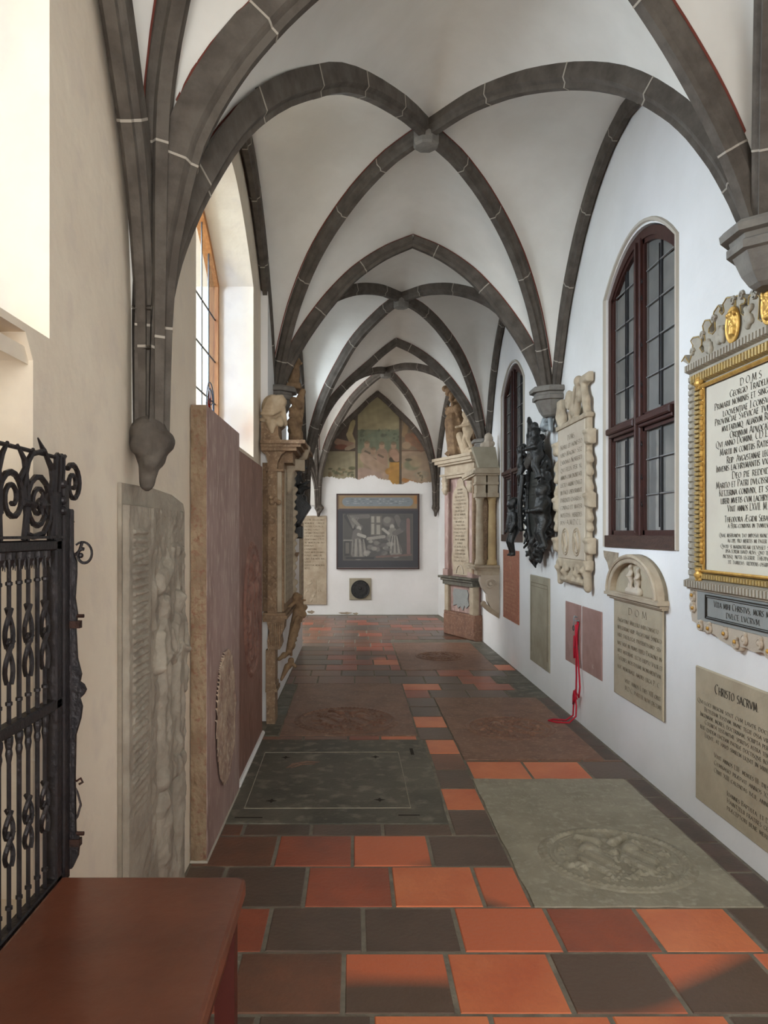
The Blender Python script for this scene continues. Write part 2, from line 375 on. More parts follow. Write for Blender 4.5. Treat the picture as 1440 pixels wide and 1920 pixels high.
# ------------------------------------------------------------------ lettering: broad-pen capitals
def arc(cx, cy, rx, ry, a0, a1, n=9):
    return [(cx+rx*math.cos(math.radians(a0+(a1-a0)*i/(n-1))), cy+ry*math.sin(math.radians(a0+(a1-a0)*i/(n-1)))) for i in range(n)]
GL = {
 'A': (.72, [[(0, 0), (.36, 1)], [(.36, 1), (.72, 0)], [(.15, .36), (.57, .36)]]),
 'B': (.56, [[(.08, 0), (.08, 1)], [(.08, 1), (.28, 1)]+arc(.28, .76, .2, .24, 90, -90)+[(.08, .52)], [(.28, .52)]+arc(.3, .26, .24, .26, 90, -90)+[(.08, 0)]]),
 'C': (.68, [arc(.4, .5, .38, .5, 50, 310, 14)]),
 'D': (.72, [[(.08, 0), (.08, 1)], [(.08, 1), (.3, 1)]+arc(.3, .5, .4, .5, 90, -90, 12)+[(.08, 0)]]),
 'E': (.5, [[(.08, 0), (.08, 1)], [(.08, 1), (.48, 1)], [(.08, .52), (.4, .52)], [(.08, 0), (.5, 0)]]),
 'F': (.48, [[(.08, 0), (.08, 1)], [(.08, 1), (.48, 1)], [(.08, .52), (.4, .52)]]),
 'G': (.72, [arc(.4, .5, .38, .5, 50, 320, 14), [(.68, .42), (.68, .08)]]),
 'H': (.72, [[(.08, 0), (.08, 1)], [(.64, 0), (.64, 1)], [(.08, .5), (.64, .5)]]),
 'I': (.2, [[(.1, 0), (.1, 1)]]),
 'J': (.3, [[(.2, 1), (.2, .1), (.12, -.06), (.02, -.06)]]),
 'K': (.62, [[(.08, 0), (.08, 1)], [(.58, 1), (.1, .48)], [(.2, .58), (.62, 0)]]),
 'L': (.5, [[(.08, 0), (.08, 1)], [(.08, 0), (.5, 0)]]),
 'M': (.86, [[(.06, 0), (.14, 1)], [(.14, 1), (.43, .1)], [(.43, .1), (.72, 1)], [(.72, 1), (.8, 0)]]),
 'N': (.74, [[(.08, 0), (.08, 1)], [(.08, 1), (.66, 0)], [(.66, 0), (.66, 1)]]),
 'O': (.78, [arc(.39, .5, .37, .5, 0, 360, 18)]),
 'P': (.54, [[(.08, 0), (.08, 1)], [(.08, 1), (.28, 1)]+arc(.28, .73, .24, .27, 90, -90)+[(.08, .46)]]),
 'Q': (.82, [arc(.39, .5, .37, .5, 0, 360, 18), [(.4, .02), (.62, -.14), (.9, -.24)]]),
 'R': (.6, [[(.08, 0), (.08, 1)], [(.08, 1), (.28, 1)]+arc(.28, .75, .22, .25, 90, -90)+[(.08, .5)], [(.28, .5), (.6, 0)]]),
 'S': (.5, [arc(.26, .76, .2, .24, 40, 250, 9)+arc(.25, .26, .22, .26, 80, -140, 9)]),
 'T': (.62, [[(.31, 0), (.31, 1)], [(.0, 1), (.62, 1)]]),
 'V': (.7, [[(0, 1), (.35, 0)], [(.35, 0), (.7, 1)]]),
 'X': (.66, [[(.04, 1), (.62, 0)], [(.62, 1), (.04, 0)]]),
 'Y': (.62, [[(0, 1), (.31, .48)], [(.31, .48), (.62, 1)], [(.31, 0), (.31, .48)]]),
 'Z': (.6, [[(.04, 1), (.58, 1)], [(.58, 1), (.02, 0)], [(.02, 0), (.6, 0)]]),
 '.': (.2, [[(.06, .03), (.14, .03)]]), ',': (.2, [[(.12, .06), (.06, -.12)]]), ':': (.2, [[(.06, .03), (.14, .03)], [(.06, .5), (.14, .5)]]),
 '-': (.35, [[(.05, .45), (.3, .45)]]), ' ': (.34, []), ')': (.5, [arc(.1, .5, .34, .5, 110, -110, 10)]), '&': (.8, [arc(.3, .76, .18, .22, 0, 360, 12), arc(.34, .27, .3, .27, 20, 340, 12)]),
}
GL['\u00c6'] = (.95, [[(0, 0), (.44, 1)], [(.46, 0), (.46, 1)], [(.46, 1), (.92, 1)], [(.46, .52), (.8, .52)], [(.46, 0), (.94, 0)], [(.15, .36), (.46, .36)]])
GL['U'] = GL['V']; GL['W'] = GL['M']
NIB = (.06, .03)
def line_width(t):
    w = 0
    for ch in t:
        k = 1.0 if (ch.isupper() or not ch.isalpha()) else .78
        g = GL.get(ch.upper(), GL['I']); w += (g[0]+.13)*k
    return w
def write(mb, t, x0, x1, zb, h, y=-0.001, sx=1.0):
    """one line of text between x0 and x1 on the front (-y) of a plate, baseline zb, capital height h"""
    W = line_width(t); kx = (x1-x0)/W; x = x0
    nx, nz = NIB
    for ch in t:
        k = 1.0 if (ch.isupper() or not ch.isalpha()) else .78
        g = GL.get(ch.upper(), GL['I'])
        for st in g[1]:
            for (a, b) in zip(st[:-1], st[1:]):
                ax, az = x+a[0]*k*kx, zb+a[1]*k*h; bx, bz = x+b[0]*k*kx, zb+b[1]*k*h
                n1, n2 = nx*min(kx, h)*1.0, nz*h
                mb.add([(ax-n1, y, az-n2), (ax+n1, y, az+n2), (bx+n1, y, bz+n2), (bx-n1, y, bz-n2)], [(0, 1, 2, 3)])
            if len(st) == 2 and abs(st[0][0]-st[1][0]) < .1:
                for q in st:
                    if q[1] in (0, 1):
                        qx, qz = x+q[0]*k*kx, zb+q[1]*k*h
                        mb.add([(qx-.1*kx*k, y, qz-.018*h), (qx+.1*kx*k, y, qz-.018*h), (qx+.1*kx*k, y, qz+.018*h), (qx-.1*kx*k, y, qz+.018*h)], [(0, 1, 2, 3)])
        x += (g[0]+.13)*k*kx
# ------------------------------------------------------------------ flat pictures painted point by point
class Paint:
    def __init__(s, w, h, nx, nz, col):
        s.w, s.h, s.nx, s.nz = w, h, nx, nz
        s.U, s.V = np.meshgrid(np.linspace(0, w, nx), np.linspace(0, h, nz))
        s.c = np.zeros((nz, nx, 3)); s.c[:] = col
    def _mix(s, a, col): s.c = s.c*(1-a[..., None])+np.array(col)*a[..., None]
    def rect(s, x0, x1, z0, z1, col, a=1.0):
        s._mix(((s.U >= x0) & (s.U <= x1) & (s.V >= z0) & (s.V <= z1))*a, col); return s
    def ell(s, x, z, rx, rz, col, a=1.0, soft=.25, rot=0.0):
        du = s.U-x; dv = s.V-z; c, q = math.cos(rot), math.sin(rot)
        d = np.hypot((du*c+dv*q)/rx, (-du*q+dv*c)/rz); s._mix(np.clip((1-d)/soft, 0, 1)*a, col); return s
    def cap(s, a, b, r, col, al=1.0, r2=None):
        H = seg_h(s.U, s.V, a, b, r, r if r2 is None else r2, 1.0); s._mix(np.clip(H*2.2, 0, 1)*al, col); return s
    def poly(s, pts, col, a=1.0):
        ins = np.zeros(s.U.shape, bool); n = len(pts)
        for i in range(n):
            x1, y1 = pts[i]; x2, y2 = pts[(i+1) % n]
            cnd = ((y1 > s.V) != (y2 > s.V)) & (s.U < (x2-x1)*(s.V-y1)/((y2-y1)+1e-12)+x1)
            ins ^= cnd
        s._mix(ins*a, col); return s
    def noise(s, f, amp, seed=0): s.c *= (1+amp*fnoise(s.U, s.V, f, seed=seed))[..., None]; return s
    def obj(s, name, m, parent, x0, z0, y, keep=None):
        b = MB(); nx, nz = s.nx, s.nz
        b.v = [(x0+u, y, z0+v) for u, v in zip(s.U.ravel().tolist(), s.V.ravel().tolist())]
        K = None if keep is None else keep(s.U+x0, s.V+z0)
        for i in range(nz-1):
            for j in range(nx-1):
                if K is None or K[i, j]:
                    b.f.append((i*nx+j, i*nx+j+1, (i+1)*nx+j+1, (i+1)*nx+j))
        o = b.obj(name, m, parent, False, False)
        ca = o.data.color_attributes.new('paint', 'FLOAT_COLOR', 'POINT')
        q = np.ones((nx*nz, 4), np.float32); q[:, :3] = np.clip(s.c.reshape(-1, 3), 0, 1)
        ca.data.foreach_set('color', q.ravel())
        return o
def lc(r, g, b): return srgb(r, g, b)[:3]

# ================================================================== STRUCTURE
# ---------------- vault curves
GD = [(0, 2.90), (.015, 2.97), (.04, 3.12), (.087, 3.35), (.17, 3.64), (.335, 3.99), (.505, 4.20), (.68, 4.34), (.85, 4.41), (1, 4.42)]
GDL = [(0, 1.87), (.004, 2.3), (.02, 2.52), (.06, 2.78), (.1, 2.97), (.186, 3.30), (.3, 3.60), (.41, 3.82), (.526, 4.03), (.66, 4.19), (.8, 4.31), (.9, 4.38), (1, 4.42)]
GDL0 = [(0, 1.87), (.004, 2.5), (.008, 2.9), (.02, 3.12), (.05, 3.27), (.1, 3.42), (.2, 3.66), (.35, 3.93), (.55, 4.15), (.8, 4.36), (1, 4.42)]
GT = [(0, 2.90), (.025, 2.98), (.06, 3.10), (.14, 3.30), (.25, 3.52), (.40, 3.77), (.57, 4.00), (.8, 4.20), (1, 4.31)]
GTL = [(0, 1.87), (.005, 2.3), (.02, 2.56), (.05, 2.77), (.08, 2.95), (.14, 3.13), (.22, 3.31), (.31, 3.47), (.41, 3.62), (.52, 3.76), (.68, 3.95), (.84, 4.15), (1, 4.31)]
GW = [(0, 2.90), (.02, 2.98), (.045, 3.07), (.21, 3.62), (.33, 3.88), (.455, 4.10), (.66, 4.34), (.84, 4.46), (1, 4.50)]
GWL = [(0, 1.87), (.004, 2.3), (.03, 2.6), (.07, 2.85), (.13, 3.05), (.2, 3.26), (.3, 3.5), (.42, 3.76), (.56, 3.98), (.7, 4.13), (.85, 4.25), (1, 4.3)]
def smooth_interp(g, n, zt=None, zb=None):
    ts = np.array([a for a, _ in g]); zs = np.array([b for _, b in g], float)
    if zt is not None: zs = zs[0]+(zs-zs[0])*(zt-zs[0])/(zs[-1]-zs[0])
    if zb is not None: zs = zb+(zs-zs[0])*(zs[-1]-zb)/(zs[-1]-zs[0])
    # resample evenly by arc length of the (t*L,z) curve with monotone cubic smoothing
    m = np.zeros(len(ts)); d = np.diff(zs)/np.diff(ts)
    m[0] = d[0]; m[-1] = d[-1]
    for i in range(1, len(ts)-1):
        m[i] = 0 if d[i-1]*d[i] <= 0 else 2*d[i-1]*d[i]/(d[i-1]+d[i])
    tt = []; zz = []
    for i in range(len(ts)-1):
        h = ts[i+1]-ts[i]
        for q in np.linspace(0, 1, 9)[:-1]:
            h00 = 2*q**3-3*q**2+1; h10 = q**3-2*q**2+q; h01 = -2*q**3+3*q**2; h11 = q**3-q**2
            tt.append(ts[i]+q*h); zz.append(h00*zs[i]+h10*h*m[i]+h01*zs[i+1]+h11*h*m[i+1])
    tt.append(ts[-1]); zz.append(zs[-1])
    tt = np.array(tt); zz = np.array(zz)
    s = np.concatenate([[0], np.cumsum(np.hypot(np.diff(tt)*2.0, np.diff(zz)))])
    q = np.linspace(0, s[-1], n)
    return np.interp(q, s, tt), np.interp(q, s, zz)
NS = 25
def half(foot, top, g):
    """curve from a foot (x,y,zfoot or None) to a top (x,y,z): NS points"""
    t, z = smooth_interp(g, NS, top[2], foot[2])
    return [Vector((foot[0]+(top[0]-foot[0])*a, foot[1]+(top[1]-foot[1])*a, b)) for a, b in zip(t, z)]

FR = [(1.82, -3.9), (1.82, -.3), (1.80, 3.33), (1.80, 7.05), (1.80, 10.6), (1.58, 14.82)]   # right feet
FLt = [(-.72, -5.0), (-.72, -1.3), (-.72, 2.72), (-.74, 7.05), (-.67, 10.5), (-.71, 14.82)]  # left feet
ZR = [2.9, 2.9, 2.9, 2.9, 2.86, 2.1]
ZLf = [1.93, 1.93, 1.93, 2.9, 1.98, 2.08]
BOSS = [(.55, -2.4, 4.42), (.55, .8, 4.42), (.5, 5.3, 4.42), (.54, 8.8, 4.34), (.52, 12.7, 4.33)]
ceiling = sroot('ceiling')
RIBS = []      # (points, name)
def lowg(z, lo, hi): return lo if z < 2.5 else hi
trans = []
for i in range(6):
    (rx, ry), (lx, ly) = FR[i], FLt[i]
    ax, ay = (rx+lx)/2+.01, (ry+ly)/2
    zt = 4.33 if i < 4 else (4.28 if i == 4 else 4.36)
    a = half((lx, ly, ZLf[i]), (ax, ay, zt), lowg(ZLf[i], GTL, GT)); b = half((rx, ry, ZR[i]), (ax, ay, zt), lowg(ZR[i], GTL, GT))
    trans.append((a, b))
diags = []; wallR = []; wallL = []
for k in range(5):
    B = BOSS[k]; d = {}
    for s_, i in (('L0', k), ('L1', k+1)):
        d[s_] = half((FLt[i][0], FLt[i][1], ZLf[i]), B, GDL0 if (k == 1 and s_ == 'L1') else lowg(ZLf[i], GDL, GD))
    for s_, i in (('R0', k), ('R1', k+1)):
        d[s_] = half((FR[i][0], FR[i][1], ZR[i]), B, lowg(ZR[i], GDL, GD))
    diags.append(d)
    (x0, y0), (x1, y1) = FR[k], FR[k+1]
    wx = 1.865 if k < 4 else 1.74
    top = (wx, (y0+y1)/2, 4.5 if k < 4 else 4.35)
    f0 = (1.865, y0); f1 = (1.865 if k < 4 else 1.62, y1)
    wallR.append((half((f0[0], f0[1], ZR[k]), top, lowg(ZR[k], GWL, GW)), half((f1[0], f1[1], ZR[k+1]), top, lowg(ZR[k+1], GWL, GW))))
    (x0, y0), (x1, y1) = FLt[k], FLt[k+1]
    top = ((x0+x1)/2-.02, (y0+y1)/2+(.15 if k == 2 else 0), 4.3)
    wallL.append((half((x0-.03, y0, ZLf[k]), top, lowg(ZLf[k], GWL, GW)), half((x1-.03, y1, ZLf[k+1]), top, lowg(ZLf[k+1], GWL, GW))))
# ---------------- vault webs (the plastered cells between the ribs)
def offs(p, c, d=.022):
    """lift a rib-centre point to the web surface: up and outwards from the bay centre"""
    return Vector((p.x, p.y, p.z+d*min(1, max(0, (p.z-2.6)/1.2))))
def web(A, B, name, bulge=.10, lines=(0, 1)):
    """loft between two polylines that start at the same feet"""
    n = len(A); rows = []
    for s_ in range(13):
        u = s_/12.0; r = []
        for i in range(n):
            t = i/(n-1)
            p = offs(A[i], None).lerp(offs(B[i], None), u)
            p.z += bulge*math.sin(PI*u)*min(1, math.sin(PI*t)*1.5)
            r.append(tuple(p))
        rows.append(r)
    o = MB().grid(rows).obj(name, 'vault', ceiling, True)
    def pt(i, u):
        k = min(11, int(u*12)); f = u*12-k; a_, b_ = Vector(rows[k][i]), Vector(rows[k+1][i]); p = a_.lerp(b_, f); p.z -= .007; return tuple(p)
    def pt_old(i, u):
        t = i/(n-1); p = offs(A[i], None).lerp(offs(B[i], None), u); p.z += bulge*math.sin(PI*u)*min(1, math.sin(PI*t)*1.5)-.0025; return tuple(p)
    for flip in lines:
        st = []
        for i in range(n):
            d = (A[i]-B[i]).length
            if d < .15 or A[i].z < 2.9: 
                if len(st) > 2: MB().grid(st).obj('painted_line', 'redline', o)
                st = []; continue
            u1, u2 = .060/d, .070/d
            if flip: u1, u2 = 1-u1, 1-u2
            st.append([pt(i, u1), pt(i, u2)])
        if len(st) > 2: MB().grid(st).obj('painted_line', 'redline', o)
    return o
def join(a, b): return a+list(reversed(b))[1:]
for k in range(5):
    d = diags[k]
    web(join(*trans[k]), join(d['L0'], d['R0']), 'vault_web')
    web(join(*trans[k+1]), join(d['L1'], d['R1']), 'vault_web')
    wr = [Vector((XR+.02 if k < 4 else p.x+.06, p.y, p.z)) for p in join(*wallR[k])]
    web(wr, join(d['R0'], d['R1']), 'vault_web')
    wl = join(*wallL[k])
    wl = [Vector((p.x-(.09 if k < 4 else 0), p.y, p.z)) for p in wl]
    web(wl, join(d['L0'], d['L1']), 'vault_web')
# cross wing at the far left: cells running away to the left
wl = join(*wallL[4])
rows = []
for s_ in range(9):
    rows.append([(p.x-3.6*s_/8, p.y, p.z+.07) for p in wl])
MB().grid(rows).obj('vault_web', 'vault', ceiling, True)

# ---------------- ribs, cut into stones with light mortar joints
def rib_section(w, h):
    return [(-w, .08), (-w, -.035*h/.13), (-w*.8, -.055*h/.13), (-w*.52, -.075*h/.13), (-w*.45, -h), (w*.45, -h), (w*.52, -.075*h/.13), (w*.8, -.055*h/.13), (w, -.035*h/.13), (w, .08)]
def sweep(mb, pts, sec, side, cap=True, low=False):
    rings = []
    n = len(pts)
    for i, p in enumerate(pts):
        t = (pts[min(i+1, n-1)]-pts[max(i-1, 0)]).normalized()
        nrm = side.cross(t).normalized()      # perpendicular, in the rib's own plane
        if nrm.z < 0 or (abs(nrm.z) < .2 and False): nrm = -nrm
        k = float(np.interp(p.z, [1.9, 2.4, 2.9, 3.4, 3.8, 4.2], [.62, .80, .95, 1.0, 1.0, 1.0])) if low else 1.0
        kh = .55+.45*k if low else 1.0
        rings.append([tuple(p+side*(a*k)+nrm*(b*kh)) for a, b in sec])
    m = len(sec); o = len(mb.v)
    mb.v += [q for r in rings for q in r]
    for i in range(n-1):
        for k in range(m-1):
            mb.f.append((o+i*m+k, o+i*m+k+1, o+(i+1)*m+k+1, o+(i+1)*m+k))
    if cap:
        mb.f.append(tuple(o+k for k in range(m))); mb.f.append(tuple(o+(n-1)*m+k for k in reversed(range(m))))
def resample(pts, s0, s1, ds, cum):
    n = max(2, int((s1-s0)/ds)+1); out = []
    for q in np.linspace(s0, s1, n):
        i = int(np.searchsorted(cum, q))-1; i = max(0, min(i, len(pts)-2))
        f = (q-cum[i])/max(1e-9, cum[i+1]-cum[i]); out.append(pts[i].lerp(pts[i+1], f))
    return out
def rib(pts, w=.052, h=.062, parent=None, red=False, stones=True):
    root = bpy.data.objects.new('vault_rib', None); C.objects.link(root); root.parent = ceiling; root.empty_display_size = .05
    d = pts[-1]-pts[0]; side = Vector((d.y, -d.x, 0)).normalized()
    cum = [0]
    for a, b in zip(pts[:-1], pts[1:]): cum.append(cum[-1]+(b-a).length)
    L_ = cum[-1]; sec = rib_section(w, h); J = .0045
    low = pts[0].z < 2.5
    s = 0.0; joints = []; rr = random.Random(int(L_*1000)+int(abs(pts[0].x*10)))
    cuts = [0]
    c = rr.uniform(.30, .5)
    while c < L_-.15: cuts.append(c); c += rr.uniform(.55, .78)
    cuts.append(L_)
    for a, b in zip(cuts[:-1], cuts[1:]):
        mb = MB(); sweep(mb, resample(pts, a+(J if a else 0), b-(J if b < L_ else 0), .07, cum), sec, side, True, low)
        mb.obj('rib_stone', 'rib', root)
    mb = MB(); sec2 = [(x*1.0, (y if y > 0 else y+.003)) for x, y in sec]
    sec2 = rib_section(w+.0015, h+.0015)
    for c in cuts[1:-1]: sweep(mb, resample(pts, c-J, c+J, .02, cum), sec2, side, True, low)
    if mb.v: mb.obj('mortar_joint', 'mortar', root)
    if red:
        mb = MB()
        for sg in (-1, 1):
            sweep(mb, resample(pts, .9 if pts[0].z < 2.5 else .2, L_, .09, cum), [(sg*(w-.004), .022), (sg*(w+.0015), .022), (sg*(w+.0015), .045), (sg*(w-.004), .045)], side, False)
        mb.obj('painted_line', 'redline', root)
    return root
for k in range(6):
    a, b = trans[k]
    if k == 0: continue
    rib(a, .054, .064); rib(b, .054, .064)
for k in range(1, 5):
    for q in ('L0', 'L1', 'R0', 'R1'):
        rib([Vector(p) for p in diags[k][q]])
    for q in wallR[k]: rib(q, .042, .056)
    for q in wallL[k]: rib(q, .042, .056)
# two ribs of the cross wing's vault that rise to the left from the far left bracket
p0 = (FLt[5][0]-.02, FLt[5][1]-.02, ZLf[5])
rib(half(p0, (-2.6, 12.7, 4.33), GDL)); 
p1 = (FLt[4][0]-.02, FLt[4][1]+.05, ZLf[4])
rib(half(p1, (-2.6, 12.7, 4.33), GDL))
# ---------------- bosses
for k in range(1, 5):
    x, y, z = BOSS[k]
    mb = MB()
    mb.lathe([(.02, .10), (.092, .10), (.092, -.085), (.08, -.10), (.03, -.105)], (x, y, z-.02), 8, rot=PI/8)
    mb.obj('boss_stone', 'corbel', ceiling)
# unseen box above the vaults, added to stop sky light leaking in
MB().box(-4.4, 2.4, -5.7, 15.3, 5.2, 5.3).obj('roof_deck', 'vault', ceiling)
# ---------------- corbels
def corbel_big(x, y, z, sgn):
    mb = MB()
    prof = [(.03, -.245), (.075, -.25), (.10, -.235), (.13, -.19), (.155, -.13), (.165, -.105), (.19, -.10), (.19, -.065), (.175, -.055), (.18, -.035), (.215, -.03), (.22, .0), (.20, .02), (.02, .02)]
    mb.lathe([(r, q) for r, q in prof], (x, y, z), 8, rot=PI/8)
    o = mb.obj('corbel', 'corbel', ceiling)
for i, (x, y) in enumerate(FR):
    if 1 <= i <= 4: corbel_big(XR-.055, y, ZR[i]+.03, 1)
corbel_big(-.745, 7.05, 2.93, -1)
def corbel_small(x, y, z, s=1.0):
    mb = MB()
    mb.cap((x, y, z+.03), (x+.01, y, z-.05), .075*s, .06*s, 10)
    mb.cap((x-.02, y+.01, z+.0), (x+.055*s, y-.0, z+.0), .058*s, .050*s, 10); mb.cap((x+.06*s, y-.03, z-.01), (x+.02*s, y-.05*s, z-.09*s), .035*s, .03*s, 8)
    mb.cap((x+.01, y-.01, z-.04), (x+.0, y-.02, z-.15), .05*s, .03*s, 10)
    mb.ball((x+.05*s, y-.03, z-.0), .05*s, .045*s, .04*s); mb.ball((x+.02*s, y-.06*s, z-.08*s), .028*s)
    mb.ball((x-.02*s, y-.05*s, z-.02*s), .04*s)
    mb.blob('corbel', 'rib', ceiling, .010, 2)
corbel_small(-.735, 2.70, 1.925, .92)
corbel_small(-.72, 10.5, 2.0); corbel_small(-.71, 14.84, 2.1, 1.05); corbel_small(1.58, 14.84, 2.1, .9)

# ---------------- walls
def wall(name, m, outer, holes, th, loc, rz):
    """front face at local y=0, back at y=th; polygons in local x,z"""
    root = sroot(name, loc, rz)
    loops = [[Vector((p[0], p[1], 0)) for p in outer]]+[[Vector((p[0], p[1], 0)) for p in h] for h in holes]
    tri = geometry.tessellate_polygon(loops)
    flat = [p for l in loops for p in l]; n = len(flat)
    mb = MB(); vs = [(p.x, 0, p.y) for p in flat]+[(p.x, th, p.y) for p in flat]
    fs = [tuple(t) for t in tri]+[tuple(i+n for i in reversed(t)) for t in tri]
    o = 0
    for l in loops:
        k = len(l); fs += [(o+i, o+(i+1) % k, o+(i+1) % k+n, o+i+n) for i in range(k)]; o += k
    mb.add(vs, fs); mb.obj('plaster_face', m, root)
    return root
def arch_poly(x0, x1, zs, spring, apex, n=16, pw=2.0):
    c = (x0+x1)/2; hw = (x1-x0)/2; p = [(x0, zs), (x1, zs)]
    for i in range(n+1):
        u = 1-2*i/n; p.append((c+u*hw, spring+(apex-spring)*(1-abs(u)**pw)))
    return p
# right wall: local x = 11.2 - Y
YR0 = 11.2
def rx(Y): return YR0-Y
WR = [(4.47, 5.72), (8.49, 9.74), (.45, 1.70)]
holesR = [arch_poly(rx(b), rx(a), 1.5, 3.36, 3.63) for a, b in WR]
wall_right = wall('wall_right', 'plaster', [(0, 0), (rx(-5.6), 0), (rx(-5.6), 5.2), (0, 5.2)], holesR, .45, (XR, YR0, 0), -R90)
# right wall bends inwards behind the far monument
ang = math.atan2(-(14.95-11.2), (1.90-1.65))
wall('wall_right_far', 'plaster', [(0, 0), (3.77, 0), (3.77, 5.2), (0, 5.2)], [], .3, (1.645, 14.96, 0), ang)
# end wall
wall_back = wall('wall_back', 'plaster', [(-4.4, 0), (1.95, 0), (1.95, 5.2), (-4.4, 5.2)], [], .3, (0, 14.9, 0), 0)
# left wall: local x = Y + 5.6
def lx(Y): return Y+5.6
WL = [(.10, 1.985), (3.82, 5.985), (8.2, 9.88), (-4.1, -2.2)]
WZ = (2.11, 2.2, 2.3, 2.1)
holesL = [arch_poly(lx(a), lx(b), z0, 3.55, 4.02, 18, 1.7) for (a, b), z0 in zip(WL, WZ)]
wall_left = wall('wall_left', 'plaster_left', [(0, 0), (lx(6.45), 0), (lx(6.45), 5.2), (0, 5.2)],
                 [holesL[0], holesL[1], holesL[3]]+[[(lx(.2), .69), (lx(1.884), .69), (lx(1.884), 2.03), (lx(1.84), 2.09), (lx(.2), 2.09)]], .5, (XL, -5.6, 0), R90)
wall_left_far = wall('wall_left_far', 'plaster', [(lx(6.45), 0), (lx(10.75), 0), (lx(10.75), 5.2), (lx(6.45), 5.2)], [holesL[2]], .5, (-.74, -5.6, 0), R90)
# niche back
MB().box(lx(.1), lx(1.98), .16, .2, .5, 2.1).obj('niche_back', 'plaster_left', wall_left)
# sloping sills of the left windows
mb = MB()
for (a, b), z0 in zip(WL, (2.11, 2.2, 2.3, 2.1)):
    mb.add([(lx(a), .012, z0-.05), (lx(b), .012, z0-.05), (lx(b), .3, z0+.08), (lx(a), .3, z0+.08), (lx(a), .012, z0-.09), (lx(b), .012, z0-.09)], [(0, 1, 2, 3), (0, 4, 5, 1)])
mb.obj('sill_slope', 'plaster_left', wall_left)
# walls of the cross wing
wall('wall_left_return', 'plaster', [(0, 0), (3.6, 0), (3.6, 5.2), (0, 5.2)], [], .3, (-.85, 10.76, 0), PI)
wall('wall_left_outer', 'plaster', [(0, 0), (4.6, 0), (4.6, 5.2), (0, 5.2)], [arch_poly(1.0, 3.1, 1.2, 3.3, 3.9)], .3, (-4.35, 10.6, 0), R90)
# a light plaster strip of the end wall under the inscription, flaking at the bottom
mb = MB()
for (x, z, a, b) in ((-.18, .03, .13, .02), (.02, .02, .05, .02), (-.86, .05, .07, .03)):
    pts = [(x+a*math.cos(t)*(1+.2*math.sin(3*t)), z+b*math.sin(t)*(1+.3*math.cos(5*t))) for t in np.linspace(0, 2*PI, 15)[:-1]]
    mb.prism(pts, -.004, .004)
mb.obj('bare_patch', 'bare_stone', wall_back)
# bare masonry where plaster fell off beside window sill
mb = MB(); pts = [(rx(5.77), 1.47), (rx(5.45), 1.46), (rx(5.46), 1.40), (rx(5.52), 1.36), (rx(5.58), 1.30), (rx(5.64), 1.32), (rx(5.68), 1.38), (rx(5.75), 1.42)]
mb.prism(pts, -.006, .01); mb.obj('bare_patch', 'bare_stone', wall_right)
# plaster rim around the right windows
for a, b in WR[:2]:
    mb = MB(); A = arch_poly(rx(b)-.02, rx(a)+.02, 1.48, 3.36, 3.66)[2:]; 
    path = [Vector((p[0], -.004, p[1])) for p in [(rx(a)+.02, 1.5)]+A+[(rx(b)-.02, 1.5)]]
    mb.tube(path, .016, 5); mb.obj('plaster_rim', 'beige_paint', wall_right)

# ---------------- floor of clay tiles
floor = sroot('floor')
MB().box(-4.4, 1.95, -5.6, 15.0, -.12, -.0035).obj('floor_bed', 'grout', floor)
CODE = {'O': 'tO', 'R': 'tR', 'B': 'tB', 'D': 'tD', 'M': 'tM', 'S': 'slab_border', 'G': 'slab_dark'}
tr = random.Random(5)
NT = [0]
def tile(x0, x1, y0, y1, c):
    NT[0] += 1
    j = .008; g = .0
    a = [tr.uniform(-g, g) for _ in range(8)]
    x0 += j; x1 -= j; y0 += j; y1 -= j
    dz = tr.uniform(-.002, .0015); b = .004; cx, cy = (x0+x1)/2, (y0+y1)/2
    mb = MB()
    top = [(x0+b, y0+b, dz), (x1-b, y0+b, dz), (x1-b, y1-b, dz), (x0+b, y1-b, dz)]
    mid = [(x0, y0, dz-b), (x1, y0, dz-b), (x1, y1, dz-b), (x0, y1, dz-b)]
    bot = [(x0, y0, -.03), (x1, y0, -.03), (x1, y1, -.03), (x0, y1, -.03)]
    vs = [(p[0]-cx, p[1]-cy, p[2]) for p in top+mid+bot]
    mb.add(vs, [(0, 1, 2, 3)]+[(4+i, 4+(i+1) % 4, (i+1) % 4, i) for i in range(4)]+[(8+i, 8+(i+1) % 4, 4+(i+1) % 4, 4+i) for i in range(4)])
    o = mb.obj('floor_tile', CODE[c], floor, recalc=False); o.location = (cx, cy, 0)
